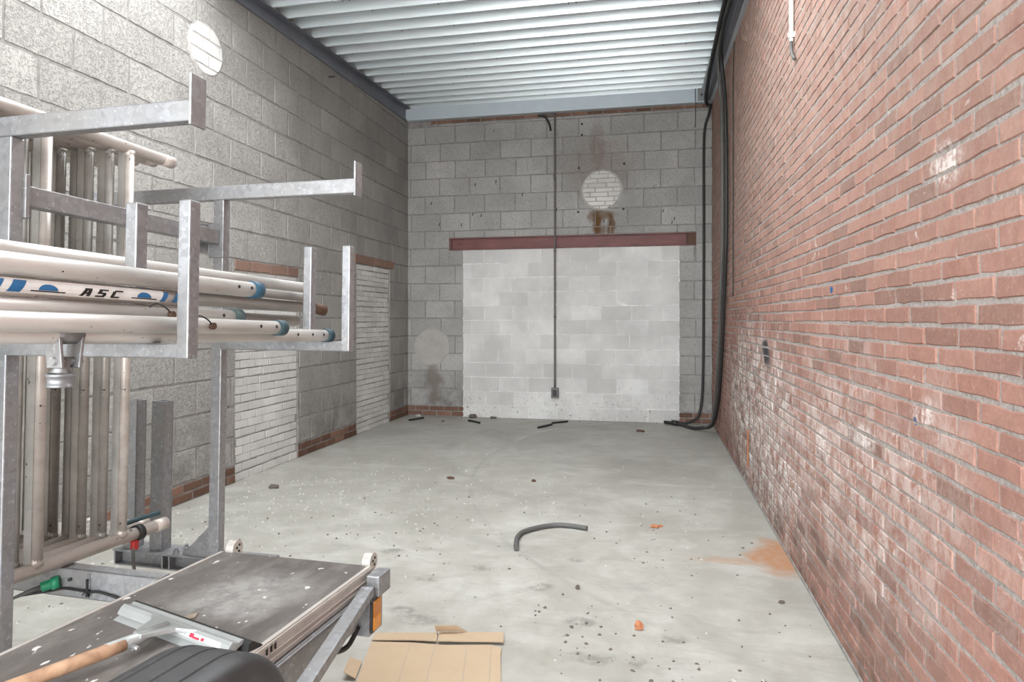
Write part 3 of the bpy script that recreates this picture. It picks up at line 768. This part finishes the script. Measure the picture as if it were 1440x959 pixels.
th.part('fold_line', mb, M['paper_scrap'])

# ------------------------------------------------------------------ trailer
tr = Thing('scaffold_trailer', 'galvanised scaffold transport trailer with post rack on the left', 'trailer', (-1.4, 1.6, .05), T)
PV0, PV1 = -1.912, -1.864
PA, PBk = (1.453, 1.495), (2.369, 2.411)
for i, (u0, u1) in enumerate((PA, PBk)):
    top = 1.945
    mb = MB(); mb.box(PV0, PV1, u0, u1, .444, top); tr.part('post', mb, M['galv_dark'], bevel=.004)
    mb = MB(); mb.box(-2.62, -1.262, u0, u1 - .004, top, top + .058)
    arm = tr.part('upper_arm', mb, M['galv'] if i == 0 else M['galv_pale'], bevel=.004)
    mb = MB(); mb.box(-1.266, -1.258, u0 - .002, u1 + .014, top - .010, top + .128); tr.part('end_plate', mb, M['galv_dark'] if i == 0 else M['galv_pale'], arm, bevel=.0015)
    mb = MB(); mb.box(PV1 - .01, -1.262 if i == 0 else -1.285, u0, u1 - .004, 1.315, 1.354)
    arm = tr.part('lower_arm', mb, M['galv'], bevel=.004)
    ups = ((-1.462, -1.424), (-1.292, -1.255)) if i == 0 else ((-1.485, -1.449), (-1.313, -1.278))
    for k, (a, b_) in enumerate(ups):
        mb = MB(); mb.box(a, b_, u0 - .001, u1 - .003, 1.350 if k == 0 else 1.3145, 1.735); tr.part('upright', mb, M['galv'] if i == 0 else M['galv_pale'], arm, bevel=.004)
# rail between the posts with its bolted lugs
mb = MB(); mb.box(-1.916, -1.872, PA[1] + .012, PBk[0] - .012, 1.755, 1.815); rail = tr.part('rail', mb, M['galv_dark'], bevel=.003)
for (a, b_, z0, z1) in ((PA[1] - .002, PA[1] + .012, 1.715, 1.845), (PBk[0] - .012, PBk[0] + .002, 1.70, 1.84)):
    mb = MB(); mb.box(-1.925, -1.855, a, b_, z0, z1); tr.part('lug_plate', mb, M['galv'], rail, bevel=.002)
mb = MB(); mb.box(-1.945, -1.925, PBk[0] - .11, PBk[0] - .012, 1.72, 1.84); tr.part('lug_plate', mb, M['galv_dark'], rail, bevel=.002)
mb = MB(); mb.tube([(-1.965, PBk[0] - .05, 1.80), (-1.92, PBk[0] - .05, 1.80)], .012, 6); mb.tube([(-1.975, PBk[0] - .05, 1.80), (-1.90, PBk[0] - .05, 1.80)], .006, 8); tr.part('bolt', mb, M['galv_pale'], rail)
# cross channel carrying post and bollards
mb = MB(); c0, c1 = -2.40, -1.66
mb.box(c0, c1, 2.375, 2.50, .436, .444); mb.box(c0, c1, 2.385, 2.50, .374, .381); mb.box(c0, c1, 2.42, 2.428, .380, .437)
for v in (-2.40, -2.155, -2.12, -1.72): mb.box(v, v + .008, 2.383, 2.425, .380, .437)
cc = tr.part('cross_channel', mb, M['galv'], bevel=.0015)
mb = MB(); mb.box(c0, c1, 1.44, 1.51, .374, .444); tr.part('cross_channel', mb, M['galv'], bevel=.002)
for (a, b_) in ((-2.375, -2.315), (-2.235, -2.173)):
    mb = MB(); s = .006
    u0, u1, z0, z1 = 2.402, 2.462, .444, 1.088
    for (q0, q1, r0, r1) in ((a, b_, u0, u0 + s), (a, b_, u1 - s, u1), (a, a + s, u0 + s, u1 - s), (b_ - s, b_, u0 + s, u1 - s)): mb.box(q0, q1, r0, r1, z0, z1)
    tr.part('bollard_tube', mb, M['galv'], bevel=.002)
mb = MB(); mb.prism([(-1.912, .444), (-2.055, .444), (-1.912, .585)], 1, 2.388, 2.396); tr.part('gusset', mb, M['galv'])
for (v, u) in ((-2.085, 2.39), (-2.045, 2.40), (-2.075, 2.44), (-2.02, 2.45)):
    mb = MB(); mb.tube([(v, u, .444), (v, u, .449)], .015, 12); mb.tube([(v, u, .449), (v, u, .461)], .0125, 6, smooth=False); mb.tube([(v, u, .461), (v, u, .474)], .007, 8)
    tr.part('bolt', mb, M['galv_dark'])
# cross member under the frames with a cable clipped along it
for u in (1.75, .62):
    mb = MB(); mb.box(-2.55, -1.60, u, u + .006, .516, .609); mb.box(-2.55, -1.60, u, u + .05, .604, .609); mb.box(-2.55, -1.60, u, u + .04, .516, .521)
    cm = tr.part('cross_member', mb, M['galv_pale'], bevel=.0015)
    mb = MB(); mb.box(-1.72, -1.64, u + .006, u + .03, .36, .52); tr.part('hanger', mb, M['galv'], cm)
    if u > 1:
        mb = MB(); mb.tube(spline([(-2.09, 1.70, .525), (-2.02, 1.735, .533), (-1.96, 1.742, .546), (-1.90, 1.742, .546), (-1.86, 1.742, .544), (-1.82, 1.742, .548), (-1.76, 1.742, .540), (-1.70, 1.742, .528), (-1.62, 1.75, .522)]), .0045, 8)
        cb = tr.part('cable', mb, M['black_rubber'], cm, label='black cable')
        mb = MB(); mb.tube([(-2.10, 1.66, .520), (-2.045, 1.70, .545), (-2.012, 1.725, .556)], .007, 10, rs=[.004, .007, .009]); tr.part('grey_cable', mb, M['grey_rubber'], cm)
        mb = MB(); mb.tube([(-2.022, 1.716, .553), (-2.000, 1.738, .560)], .0165, 8, smooth=False); mb.tube([(-2.002, 1.736, .5595), (-1.985, 1.750, .563)], .021, 12); tr.part('gland', mb, M['green'], cm, label='green cable gland')
        mb = MB(); mb.box(-1.868, -1.862, 1.738, 1.750, .528, .585); mb.tube([(-1.872, 1.735, .556), (-1.850, 1.735, .530)], .002, 6); mb.tube([(-1.852, 1.735, .556), (-1.878, 1.735, .535)], .002, 6); tr.part('cable_tie', mb, M['black_rubber'], cm)
        mb = MB(); mb.box(-1.871, -1.859, 1.744, 1.75, .55, .60); tr.part('clip', mb, M['galv'], cm)
        mb = MB(); tr.part('hole_plug', MB().tube([(-1.94, 1.751, .575), (-1.94, 1.742, .575)], .006, 8), M['dark_iron'], cm); mb.tube([(-2.06, 1.751, .585), (-2.06, 1.742, .585)], .006, 8); tr.part('hole_plug', mb, M['dark_iron'], cm)
# chassis rails
mb = MB(); mb.box(-1.05, -.992, -.2, 2.02, .452, .548); mb.box(-.992, -.982, -.2, 2.0, .535, .548); tr.part('chassis_rail', mb, M['galv_dark'], bevel=.003)
mb = MB(); mb.box(-1.92, -1.86, -.2, 2.5, .30, .374); tr.part('chassis_rail', mb, M['galv_dark'], bevel=.003)
mb = MB(); mb.box(-1.92, -.98, .9, .98, .30, .374); tr.part('axle_beam', mb, M['galv_dark'], bevel=.003)
# rear beam stub with marker lamp plate
mb = MB(); mb.box(-1.56, -.945, 1.985, 2.045, .540, .548); mb.box(-1.05, -.945, 1.965, 2.055, .545, .600) if False else mb.box(-.99, -.945, 1.962, 2.05, .536, .602)
tr.part('rear_beam', mb, M['galv_dark'], bevel=.003)
mb = MB(); mb.box(-1.035, -.955, 1.915, 1.925, .430, .545); mb.box(-.963, -.955, 1.925, 2.01, .430, .545); lp = tr.part('lamp_plate', mb, M['galv_dark'], bevel=.001)
mb = MB(); mb.box(-.955, -.948, 1.922, 1.984, .438, .540); lamp = tr.part('side_marker', mb, M['black_plastic'], lp, bevel=.004, label='amber side marker')
mb = MB(); mb.box(-.950, -.943, 1.928, 1.979, .486, .535); tr.part('lens', mb, M['orange_dark'], lamp, bevel=.004, label='dark amber half')
mb = MB(); mb.box(-.950, -.943, 1.928, 1.979, .444, .487); tr.part('lens', mb, M['orange'], lamp, bevel=.004, label='bright amber half')
mb = MB(); mb.tube(spline([(-1.03, 1.80, .47), (-1.01, 1.78, .44), (-1.0, 1.86, .42), (-.99, 1.91, .46)]), .008, 8); tr.part('cable', mb, M['black_rubber'])
# diagonal stay
a = Vector((-.975, 1.945, .548)); b_ = Vector((-.875, 1.22, .46)); d = (b_ - a)
yv = d.normalized(); xv = Vector((1, 0, 0)); xv = (xv - yv * xv.dot(yv)).normalized(); zv = xv.cross(yv)
M4 = Matrix((( xv.x, yv.x, zv.x, a.x), (xv.y, yv.y, zv.y, a.y), (xv.z, yv.z, zv.z, a.z), (0, 0, 0, 1)))
mb = MB(); mb.box(-.02, .022, 0, d.length, -.030, .0, M4); tr.part('diagonal_stay', mb, M['galv'], bevel=.003)
mb = MB(); mb.tube([(-.995, 1.945, .535), (-.948, 1.945, .535)], .009, 8); tr.part('pivot_bolt', mb, M['dark_iron'])
# mudguard: arched strip with rounded shoulders and lengthwise grooves
uc = .72
prof = []; v0, v1 = -.905, -.725
GR = (-.865, -.820, -.775)
def gp(v):
    e = min(v - v0, v1 - v); rd = .03
    h = 0 if e > rd else -(rd - math.sqrt(max(0, rd * rd - (rd - e) ** 2)))
    for g_ in GR:
        if abs(v - g_) < .003: h -= .005
    return h
vl = sorted(set([v0, v0 + .003, v0 + .008, v0 + .016, v0 + .03, v1 - .03, v1 - .016, v1 - .008, v1 - .003, v1] + [g_ + k for g_ in GR for k in (-.0045, -.0031, -.0029, .0029, .0031, .0045)]))
prof = [(v0, -.06)] + [(v, gp(v)) for v in vl] + [(v1, -.075)]
# outline of the guard: flat top, rounded far and near shoulders, straight skirts
ol = []
TOPW, RC = .824, .19
for k in range(6): ol.append((1.14 + .02 * (5 - k) / 5, .45 + k * .03, (1, .05)))
for k in range(1, 13):
    t = PI / 2 * k / 12; ol.append((1.14 - RC + RC * math.cos(t), TOPW - RC + RC * math.sin(t), (math.cos(t), math.sin(t))))
for k in range(1, 8): ol.append((1.14 - RC - (1.14 - 2 * RC - .275) * k / 8, TOPW + .006 * math.sin(PI * k / 8), (0, 1)))
for k in range(0, 13):
    t = PI / 2 * (1 + k / 12); ol.append((.275 + RC + RC * math.cos(t), TOPW - RC + RC * math.sin(t), (math.cos(t), math.sin(t))))
for k in range(1, 6): ol.append((.275 - .02 * k / 5, TOPW - RC - k * .036, (-1, .05)))
mb = MB(); rows = []
for (u_, w_, (nu, nw)) in ol:
    rows.append([(v, u_ + h * nu, w_ + h * nw) for v, h in prof])
na = len(ol) - 1
k = len(prof); vs = [p for r_ in rows for p in r_]
mb.add(vs, [(i * k + j, i * k + j + 1, (i + 1) * k + j + 1, (i + 1) * k + j) for i in range(na) for j in range(k - 1)], True)
mg = tr.part('mudguard', mb, M['black_plastic'], label='black plastic mudguard')
sd = mg.modifiers.new('thick', 'SOLIDIFY'); sd.thickness = .005; sd.offset = -1
mb = MB()
prof_w = [(.17, -.07), (.17, -.03), (.16, .0), (.17, .03), (.17, .07), (.28, .075), (.305, .06), (.31, .0), (.305, -.06), (.28, -.075)]
n = 32; kk = len(prof_w); vs = []
for i in range(n):
    t = 2 * PI * i / n
    for (rr_, o_) in prof_w: vs.append((-.812 + o_, uc + rr_ * math.cos(t), .325 + rr_ * math.sin(t)))
mb.add(vs, [(i * kk + j, i * kk + (j + 1) % kk, ((i + 1) % n) * kk + (j + 1) % kk, ((i + 1) % n) * kk + j) for i in range(n) for j in range(kk)], True)
wheel = tr.part('tyre', mb, M['black_rubber'])
mb = MB(); mb.tube([(-.87, uc, .325), (-.76, uc, .325)], .168, 24); mb.tube([(-.76, uc, .325), (-.742, uc, .325)], .05, 16); mb.box(-1.0, -.85, uc - .03, uc + .03, .30, .36); tr.part('rim', mb, M['galv'], wheel)
mb = MB(); mb.box(-1.9, -1.0, uc - .03, uc + .03, .30, .374); tr.part('axle', mb, M['galv_dark'])
for v in (-.985,):
    mb = MB(); mb.box(-1.0, -.80, 1.19, 1.215, .43, .49); tr.part('guard_bracket', mb, M['galv'])

# ------------------------------------------------------------------ scaffold platform
PW = .612
pf = Thing('scaffold_platform', 'grey-brown scaffold platform board with aluminium edges lying on the trailer', 'platform', (-1.29, 1.0, .55), T)
mb = MB(); mb.box(-1.572, -1.008, -.1, 2.025, PW - .012, PW); pf.part('deck_panel', mb, M['deck'], bevel=.001)
for (a, b_, s) in ((-1.012, -1.0, 1), (-1.580, -1.568, -1)):
    mb = MB(); mb.box(a, b_, -.1, 2.02, .550, PW + .003)
    for z in (.556, .578, .600):
        x0 = b_ if s > 0 else a - .003
        mb.box(x0, x0 + .003, -.1, 2.02, z, z + (.010 if z != .578 else .003))
    pf.part('side_rail', mb, M['alu'], bevel=.0012)
for v in (-1.548, -1.022):
    mb = MB(); mb.prism([(2.048 + .030 * math.cos(t), PW + .006 + .030 * math.sin(t)) for t in (2 * PI * i / 24 for i in range(24))], 0, v - .014, v + .016)
    hk = pf.part('hook_roller', mb, M['alu'], bevel=.002)
    mb = MB()
    for (du, dz) in ((.008, .012), (-.006, .004), (.006, -.010)):
        mb.tube([(v + .0155, 2.048 + du, PW + .006 + dz), (v + .0175, 2.048 + du, PW + .006 + dz)], .005, 8)
    pf.part('rivet', mb, M['black_print'], hk)
for q, (dv, w_) in enumerate(((0, .003), (.018, .004), (.036, .003))):
    mb = MB(); mb.box(-1.0005, -.9965, 1.44 + dv, 1.44 + dv + w_, .585, .604); pf.part('stencil_mark', mb, M['black_print'])
for u in (.2, 1.6):
    mb = MB(); mb.box(-1.55, -1.03, u, u + .04, .552, .60); pf.part('cross_rib', mb, M['alu'])
mono('brown_scrap', MB().prism([(-1.315, 1.475), (-1.30, 1.53), (-1.285, 1.545), (-1.272, 1.52), (-1.30, 1.465)], 2, PW + .001, PW + .006), M['paper_scrap'],
     'small flat brown scrap on the platform beside the squeegee', 'scrap', (-1.29, 1.5, PW), T)

# squeegee
sq = Thing('floor_squeegee', 'metal floor squeegee with a wooden handle lying on the platform', 'squeegee', (-1.25, 1.42, PW), T)
ax = Vector((-1.045, 1.352, 0)) - Vector((-1.480, 1.475, 0)); ln = ax.length; ax.normalize()
pv = Vector((-ax.y, ax.x, 0))
HM = Matrix(((ax.x, pv.x, 0, -1.474), (ax.y, pv.y, 0, 1.492), (0, 0, 1, PW), (0, 0, 0, 1)))
mb = MB(); mb.prism([(-.022, .010), (.000, .006), (.026, .018), (.029, .027), (.022, .029), (.015, .025), (.003, .029), (-.003, .032), (-.011, .027), (-.019, .017)], 0, 0, ln, HM)
hd = sq.part('head', mb, M['alu_bright'], bevel=.001)
mb = MB(); mb.prism([(-.036, .0005), (-.028, .0005), (-.012, .006), (-.016, .009)], 0, .006, ln - .01, HM); sq.part('lower_flange', mb, M['alu_bright'], hd)
mb = MB(); mb.prism([(.022, .002), (.060, .001), (.066, .006), (.036, .026), (.025, .021)], 0, -.012, ln + .022, HM); sq.part('rubber_blade', mb, M['black_rubber'], hd, label='black rubber blade')
def hp(t, s_, z): return HM @ Vector((t, s_, z))
mb = MB()
e0 = Vector((-1.263, 1.298, PW + .038))
top = [hp(.120, -.002, .031), hp(.325, -.002, .031), hp(.27, -.03, .036), e0 + Vector((.018, .004, .016)), e0 + Vector((-.014, .014, .016)), hp(.165, -.03, .036)]
bot = [p - Vector((0, 0, .012)) for p in top]
mb.add(top + bot, [(0, 1, 2, 3, 4, 5), (11, 10, 9, 8, 7, 6)] + [(i, (i + 1) % 6, 6 + (i + 1) % 6, 6 + i) for i in range(6)])
sk = sq.part('socket', mb, M['alu_bright'], bevel=.003)
mb = MB(); mb.tube([hp(.235, -.03, .036), e0 + Vector((0, .012, 0)), e0 + Vector((-.02, -.055, .0))], .017, 14, rs=[.010, .0155, .0165]); sq.part('ferrule', mb, M['alu_bright'], sk)
mb = MB(); mb.tube([e0 + Vector((.010, -.012, -.004)), e0 + Vector((.034, -.018, -.006))], .0055, 8); sq.part('clamp_bolt', mb, M['galv'], sk)
hdir = (Vector((-1.332, 1.087, PW + .038)) - e0).normalized()
mb = MB(); mb.tube([e0 + hdir * .02, e0 + hdir * .05, e0 + hdir * 1.1], .0155, 16, rs=[.0145, .0155, .0155]); sq.part('handle', mb, M['wood'], label='wooden handle')
def sticker(t0, t1, s0, s1, z0, z1, name, mat, off):
    m2 = MB(); nrm = Vector((0, -(z1 - z0), (s1 - s0))).normalized() * off
    pts = [HM @ (Vector((t, s_, z)) + Vector((0, nrm.y, nrm.z))) for t, s_, z in ((t0, s0, z0), (t1, s0, z0), (t1, s1, z1), (t0, s1, z1))]
    m2.add(pts, [(0, 1, 2, 3)]); return sq.part(name, m2, mat, hd)
sticker(.25, ln - .03, -.0185, -.0115, .0170, .0267, 'sticker', M['white'], .0008)
sticker(.262, .268, -.0178, -.0122, .0178, .0258, 'sticker_print', M['grey_print'], .0014)
sticker(.273, .277, -.0178, -.0122, .0178, .0258, 'sticker_print', M['grey_print'], .0014)
sticker(.283, .292, -.0178, -.0122, .0178, .0258, 'sticker_print', M['grey_print'], .0014)
sticker(.305, .322, -.0180, -.0122, .0176, .0258, 'sticker_print', M['red_print'], .0014)
sticker(.322, .345, -.0183, -.0152, .0172, .0215, 'sticker_print', M['red_print'], .0014)
sticker(.350, .362, -.0178, -.0138, .0178, .0235, 'sticker_print', M['red_print'], .0014)

# ------------------------------------------------------------------ scaffold frames standing in the trailer
FZ0, FZ1, FR = .634, 2.064, .0225
def ladder(label, mat, mat2):
    fr = Thing('scaffold_ladder', label, 'scaffold ladder', (-1.98, 1.2, .61), T, 'scaffold ladder frames standing upright in the trailer')
    for z in (FZ0, FZ1):
        mb = MB(); mb.pipe((-1.98, .25, z), (-1.98, 2.15, z), FR, FR - .003, 20)
        tb = fr.part('long_tube', mb, M['frame_tube'])
        mb = MB(); mb.pipe((-1.98, 2.147, z), (-1.98, 2.205, z), FR + .0012, FR - .004, 20); fr.part('tube_collar', mb, M['frame_tube'], tb)
    for u in (1.985, 1.655, 1.325, .995, .665):
        # each rung is an open profile: a round nosing with two thin webs behind it
        mb = MB()
        mb.tube([(-1.972, u, FZ0 + .015), (-1.972, u, FZ1 - .015)], .0165, 14)
        rg = fr.part('rung', mb, mat)
        mb = MB()
        mb.box(-2.002, -1.974, u - .019, u - .016, FZ0 + .018, FZ1 - .018); mb.box(-2.002, -1.974, u + .016, u + .019, FZ0 + .018, FZ1 - .018)
        mb.box(-2.004, -2.001, u - .019, u + .019, FZ0 + .018, FZ1 - .018)
        fr.part('rung_web', mb, mat2, rg)
        for z in (FZ0, FZ1):
            sgn = 1 if z == FZ0 else -1
            mb = MB(); mb.tube([(-1.973, u, z + sgn * .012), (-1.973, u, z + sgn * .036)], .02, 12, rs=[.0195, .0168]); fr.part('weld_collar', mb, mat, rg)
    return fr
fr = ladder('nearest dirty cream scaffold ladder frame standing behind the galvanised posts', M['frame_tube'], M['tube_grey'])
names = ['second', 'third', 'fourth', 'fifth', 'sixth', 'seventh']
F1 = None
for k in range(1, 7):
    lab = 'dirty grey scaffold ladder frame, %s from the galvanised posts towards the block wall' % names[k - 1]
    if F1 is None: F1 = ladder(lab, M['rung_grey'], M['tube_grey']).e; c = F1
    else: c = copy_tree(F1)
    c.matrix_world = T @ Matrix.Translation((-1.98 - .0545 * k, 1.2 - (.035, .07, .05, .085, .06, .09)[k - 1], .61))
    c['label'] = lab
# strap and red clip on the nearest frame
st = Thing('tie_strap', 'black strap with a red clip round the bottom tube of the nearest frame', 'strap', (-1.98, 2.03, .60), T)
mb = MB(); mb.pipe((-1.98, 2.055, FZ0), (-1.98, 2.08, FZ0), FR + .007, FR + .0015, 16); st.part('strap', mb, M['black_rubber'])
mb = MB(); mb.box(-1.985, -1.965, 2.035, 2.062, .575, .612); st.part('clip', mb, M['red'], bevel=.006, label='red clip')
mb = MB(); mb.tube(spline([(-1.972, 2.04, .585), (-1.968, 2.035, .56), (-1.966, 2.04, .50)]), .006, 8); st.part('loose_end', mb, M['grey_rubber'], label='grey loose end')
mono('grey_strap', MB().tube(spline([(-2.01, 2.02, .672), (-2.008, 2.12, .674), (-2.006, 2.20, .672)]), .009, 10), M['cap_teal'],
     'dark grey-green strap lying between the frame tube ends', 'strap', (-2.01, 2.1, .66), T)

# ------------------------------------------------------------------ loose scaffold tubes in the rack forks
def rack_tube(v, w, u1, r, label, mat='tube', cap=None, name='scaffold_tube', v2=None, w2=None, u0=.15, holes=()):
    """v,w at u=1.5; v2,w2 optional at the far end"""
    v2 = v if v2 is None else v2; w2 = w if w2 is None else w2
    a = Vector((v + (v - v2) * (1.5 - u0) / (u1 - 1.5), u0, w + (w - w2) * (1.5 - u0) / (u1 - 1.5))); b_ = Vector((v2, u1, w2))
    th = Thing(name, label, 'scaffold tube', tuple((a + b_) / 2), T, 'loose scaffold tubes in the trailer rack')
    mb = MB(); mb.pipe(a, b_, r, r - .003, 22); t = th.part('tube', mb, M[mat])
    d = (b_ - a).normalized()
    if cap:
        mb = MB(); mb.pipe(b_ - d * .030, b_ + d * .012, r + .0045, r - .006, 22); th.part('end_cap', mb, M[cap], label='plastic end cap')
    for h_ in holes:
        p = b_ - d * h_ + Vector((r * .985, 0, .003))
        mb = MB(); mb.tube([p - Vector((.002, 0, 0)), p + Vector((.0012, 0, 0))], .0055, 10); th.part('pin_hole', mb, M['black_print'], t)
    return th, a, b_, d
rack_tube(-1.60, 1.583, 2.62, .0235, 'topmost white scaffold tube, furthest back in the rack forks', 'tube', v2=-1.60)
rack_tube(-1.54, 1.537, 2.50, .018, 'thin grey tube wedged under the topmost tube', 'tube_grey')
tA = rack_tube(-1.56, 1.496, 2.56, .0225, 'grey scaffold tube behind the inner upright, below the thin tube', 'tube_grey')
rack_tube(-1.385, 1.528, 1.92, .0245, 'upper white tube with a bright blue end cap', 'tube', 'cap_blue', holes=(.055, .12))
tS = rack_tube(-1.397, 1.4805, 1.59, .0225, 'short white tube carrying the printed blue and black sticker', 'tube', None)
rack_tube(-1.3985, 1.435, 1.84, .0225, 'white tube with a grey-green end cap, half hidden behind the big front tube', 'tube', 'cap_grey', holes=(.09,))
rack_tube(-1.336, 1.403, 1.99, .0225, 'big white front tube with a slate end cap', 'tube', 'cap_teal', holes=(.055, .14))
tL = rack_tube(-1.377, 1.3775, 2.38, .0225, 'lowest white tube with a teal end cap and a hanging hinged coupler', 'tube', 'cap_teal', holes=(.07, .15, .25))
rack_tube(-1.60, 1.44, 2.50, .022, 'dull grey tube at the bottom back of the forks', 'tube_grey')
rack_tube(-1.53, 1.385, 2.47, .021, 'dull grey tube lying on the lower arms behind the inner upright', 'tube_grey')
# claw hooks on the far ends
for (v, w, u) in ((-1.60, 1.583, 2.62), (-1.56, 1.496, 2.56)):
    pass
th, a, b_, d = tA
mb = MB(); mb.tube([(-1.545, 2.55, 1.496), (-1.52, 2.60, 1.486)], .024, 12); th.part('claw', mb, M['rust_iron'], label='dark claw')
# rusty pins with wire
for (v, u, w) in ((-1.314, 1.614, 1.403), (-1.376, 1.525, 1.433)):
    mb = MB(); mb.tube([(v, u, w), (v + .012, u, w)], .010, 10)
    m2 = MB(); m2.tube(spline([(v + .006, u, w), (v + .012, u - .03, w + .018), (v + .008, u - .06, w + .028), (v, u - .075, w + .018)]), .0022, 6)
    p = Thing('lock_pin', 'rusty locking pin with wire on the %s' % ('big front tube right of the outer upright' if u > 1.6 else 'tube beside the outer upright'), 'pin', (v, u, w), T)
    p.part('pin', mb, M['rust_iron']); p.part('wire', m2, M['dark_iron'])
# sticker print wrapped round the short tube
th = tS[0]
def wrap_print(name, polys, mat, u0, h0, parent):
    """polys in (along, around) metres laid on the tube's +v side"""
    r = .0231; mb = MB()
    for poly in polys:
        vs = []
        for (x, y) in poly:
            t = (y + h0) / r
            vs.append((-1.397 + r * math.cos(t), u0 + x, 1.4805 + r * math.sin(t)))
        n_ = len(vs); mb.add(vs, [tuple(range(n_))])
    return th.part(name, mb, mat, parent)
def rect(x, y, w, h, sh=0., n_=1):
    return [[(x + sh * k / 4, y + h * k / 4), (x + w + sh * k / 4, y + h * k / 4), (x + w + sh * (k + 1) / 4, y + h * (k + 1) / 4), (x + sh * (k + 1) / 4, y + h * (k + 1) / 4)] for k in range(4)]
tpart = th.e.children[0]
wrap_print('sticker', [q for k in range(12) for q in rect(.90 + k * .05, -.016, .05, .034)], M['white'], 0, 0, tpart)
st_ = []
W = .0072; H = .020; S = .008
def letter(ch, x):
    out = []
    if ch == 'A':
        out += rect(x, -.010, W, H, S + .004); out += rect(x + .013, -.010, W, H, S - .004 + .001); out += rect(x + .009, -.004, .009, .004, .002); out += rect(x + .010, .0065, .010, .0035, .001)
    if ch == 'S':
        out += rect(x, -.010, .019, .0042, .0017); out += rect(x + .004, -.0018, .017, .004, .0016); out += rect(x + .008, .0060, .019, .004, .0016)
        out += rect(x + .014, -.0065, W, .006, .0024); out += rect(x + .006, .001, W, .006, .0024)
    if ch == 'C':
        out += rect(x, -.010, .018, .0042, .0017); out += rect(x + .008, .0060, .018, .004, .0016); out += rect(x - .0005, -.007, W, .014, .0056)
    return out
def wrap2(name, polys, mat, u0, h0, lift, sx=1.):
    mb = MB(); r = .0231 + lift
    for poly in polys:
        mb.add([(-1.397 + r * math.cos((y + h0) / r), u0 + x * sx, 1.4805 + r * math.sin((y + h0) / r)) for x, y in poly], [tuple(range(len(poly)))])
    return th.part(name, mb, mat, tpart)
for ch, x in (('A', 0), ('S', .030), ('C', .062)):
    wrap2('sticker_letter', letter(ch, x), M['black_print'], 1.235, -.003, .0006, 1.42)
for x in (1.155, 1.43):
    wrap2('sticker_print', [[(x + .024 * math.cos(t), -.006 + .014 * math.sin(t)) for t in (PI * k / 10 for k in range(11))]], M['blue_print'], 0, 0, .0006)
    wrap2('sticker_print', rect(x - .042, -.010, .085, .003), M['black_print'], 0, 0, .0008)
for x, w_ in ((1.485, .018), (1.53, .018), (1.06, .03), (1.02, .02)):
    wrap2('sticker_stripe', rect(x, -.014, w_, .028, .016), M['blue_print'], 0, 0, .0006)
# hinged coupler hanging under the lowest tube
th, a, b_, d = tL
cu, cv = 1.20, -1.377
mb = MB(); mb.pipe((cv, cu - .034, 1.3795), (cv, cu + .034, 1.3795), .0252, .0226, 20)
cp = th.part('coupler', mb, M['galv'], label='cast hinged coupler')
for s in (-1, 1):
    mb = MB(); mb.prism([(cu + s * .030 - .004, 1.372), (cu + s * .030 + .004, 1.372), (cu + s * .022 + .004, 1.300), (cu + s * .022 - .004, 1.300)], 0, cv - .02, cv + .024)
    th.part('lug', mb, M['galv'], cp, bevel=.002)
mb = MB(); mb.tube([(cv + .004, cu - .036, 1.316), (cv + .004, cu + .038, 1.316)], .0095, 12); mb.tube([(cv + .004, cu + .026, 1.316), (cv + .004, cu + .036, 1.316)], .015, 6); th.part('pivot_bolt', mb, M['galv_dark'], cp)
mb = MB(); mb.tube([(cv, cu, 1.325), (cv - .002, cu - .003, 1.300), (cv - .002, cu - .006, 1.285)], .017, 12, rs=[.016, .016, .024]); mb.tube([(cv - .002, cu - .006, 1.287), (cv - .002, cu - .006, 1.280), (cv - .002, cu - .006, 1.279), (cv - .002, cu - .006, 1.262), (cv - .002, cu - .006, 1.261), (cv - .002, cu - .006, 1.256)], .03, 20, rs=[.031, .031, .027, .026, .029, .028])
th.part('swivel_foot', mb, M['galv'], cp)

# ------------------------------------------------------------------ light: daylight from the open front and the added roof opening
W_ = bpy.data.worlds.new('World'); scene.world = W_; W_.use_nodes = True
bg = W_.node_tree.nodes['Background']; bg.inputs['Color'].default_value = (.95, .98, 1, 1); bg.inputs['Strength'].default_value = 12.6
def sun(name, az, el, ang, e, col=(1, .97, .93)):
    l = bpy.data.lights.new(name, 'SUN'); l.energy = e; l.angle = math.radians(ang); l.color = col
    o = bpy.data.objects.new(name, l); COL.objects.link(o)
    a, t = math.radians(az), math.radians(el)
    d = Vector((math.sin(a) * math.cos(t), math.cos(a) * math.cos(t), -math.sin(t)))
    o.rotation_euler = d.to_track_quat('-Z', 'Y').to_euler(); o.location = (0, -6, 6); return o
def portal(name, sx, sy, loc, rot):
    l = bpy.data.lights.new(name, 'AREA'); l.shape = 'RECTANGLE'; l.size = sx; l.size_y = sy; l.cycles.is_portal = True
    o = bpy.data.objects.new(name, l); COL.objects.link(o); o.location = loc; o.rotation_euler = rot
portal('doorway_portal', 4.2, 4.0, (-1.33, YF, 2.0), (math.radians(90), 0, 0))
portal('added_rooflight_portal', SKY[3] - SKY[2], SKY[1] - SKY[0], ((SKY[2] + SKY[3]) / 2, (SKY[0] + SKY[1]) / 2, ZD(3.6) + .25), (0, 0, 0))

# ------------------------------------------------------------------ camera
cam = bpy.data.cameras.new('Camera'); co_ = bpy.data.objects.new('Camera', cam); COL.objects.link(co_)
cam.sensor_fit = 'HORIZONTAL'; cam.sensor_width = 36; cam.lens = 940 / 1440 * 36
cam.shift_y = -(479.5 - 449) / 1440; cam.clip_start = .02; cam.clip_end = 100
co_.location = (0, 0, 1.38); co_.rotation_euler = (math.radians(90), 0, math.atan(196 / 940))
scene.camera = co_
vs_ = scene.view_settings
vs_.view_transform = 'Standard'; vs_.look = 'None'; vs_.gamma = 1; vs_.exposure = .12; vs_.use_curve_mapping = False
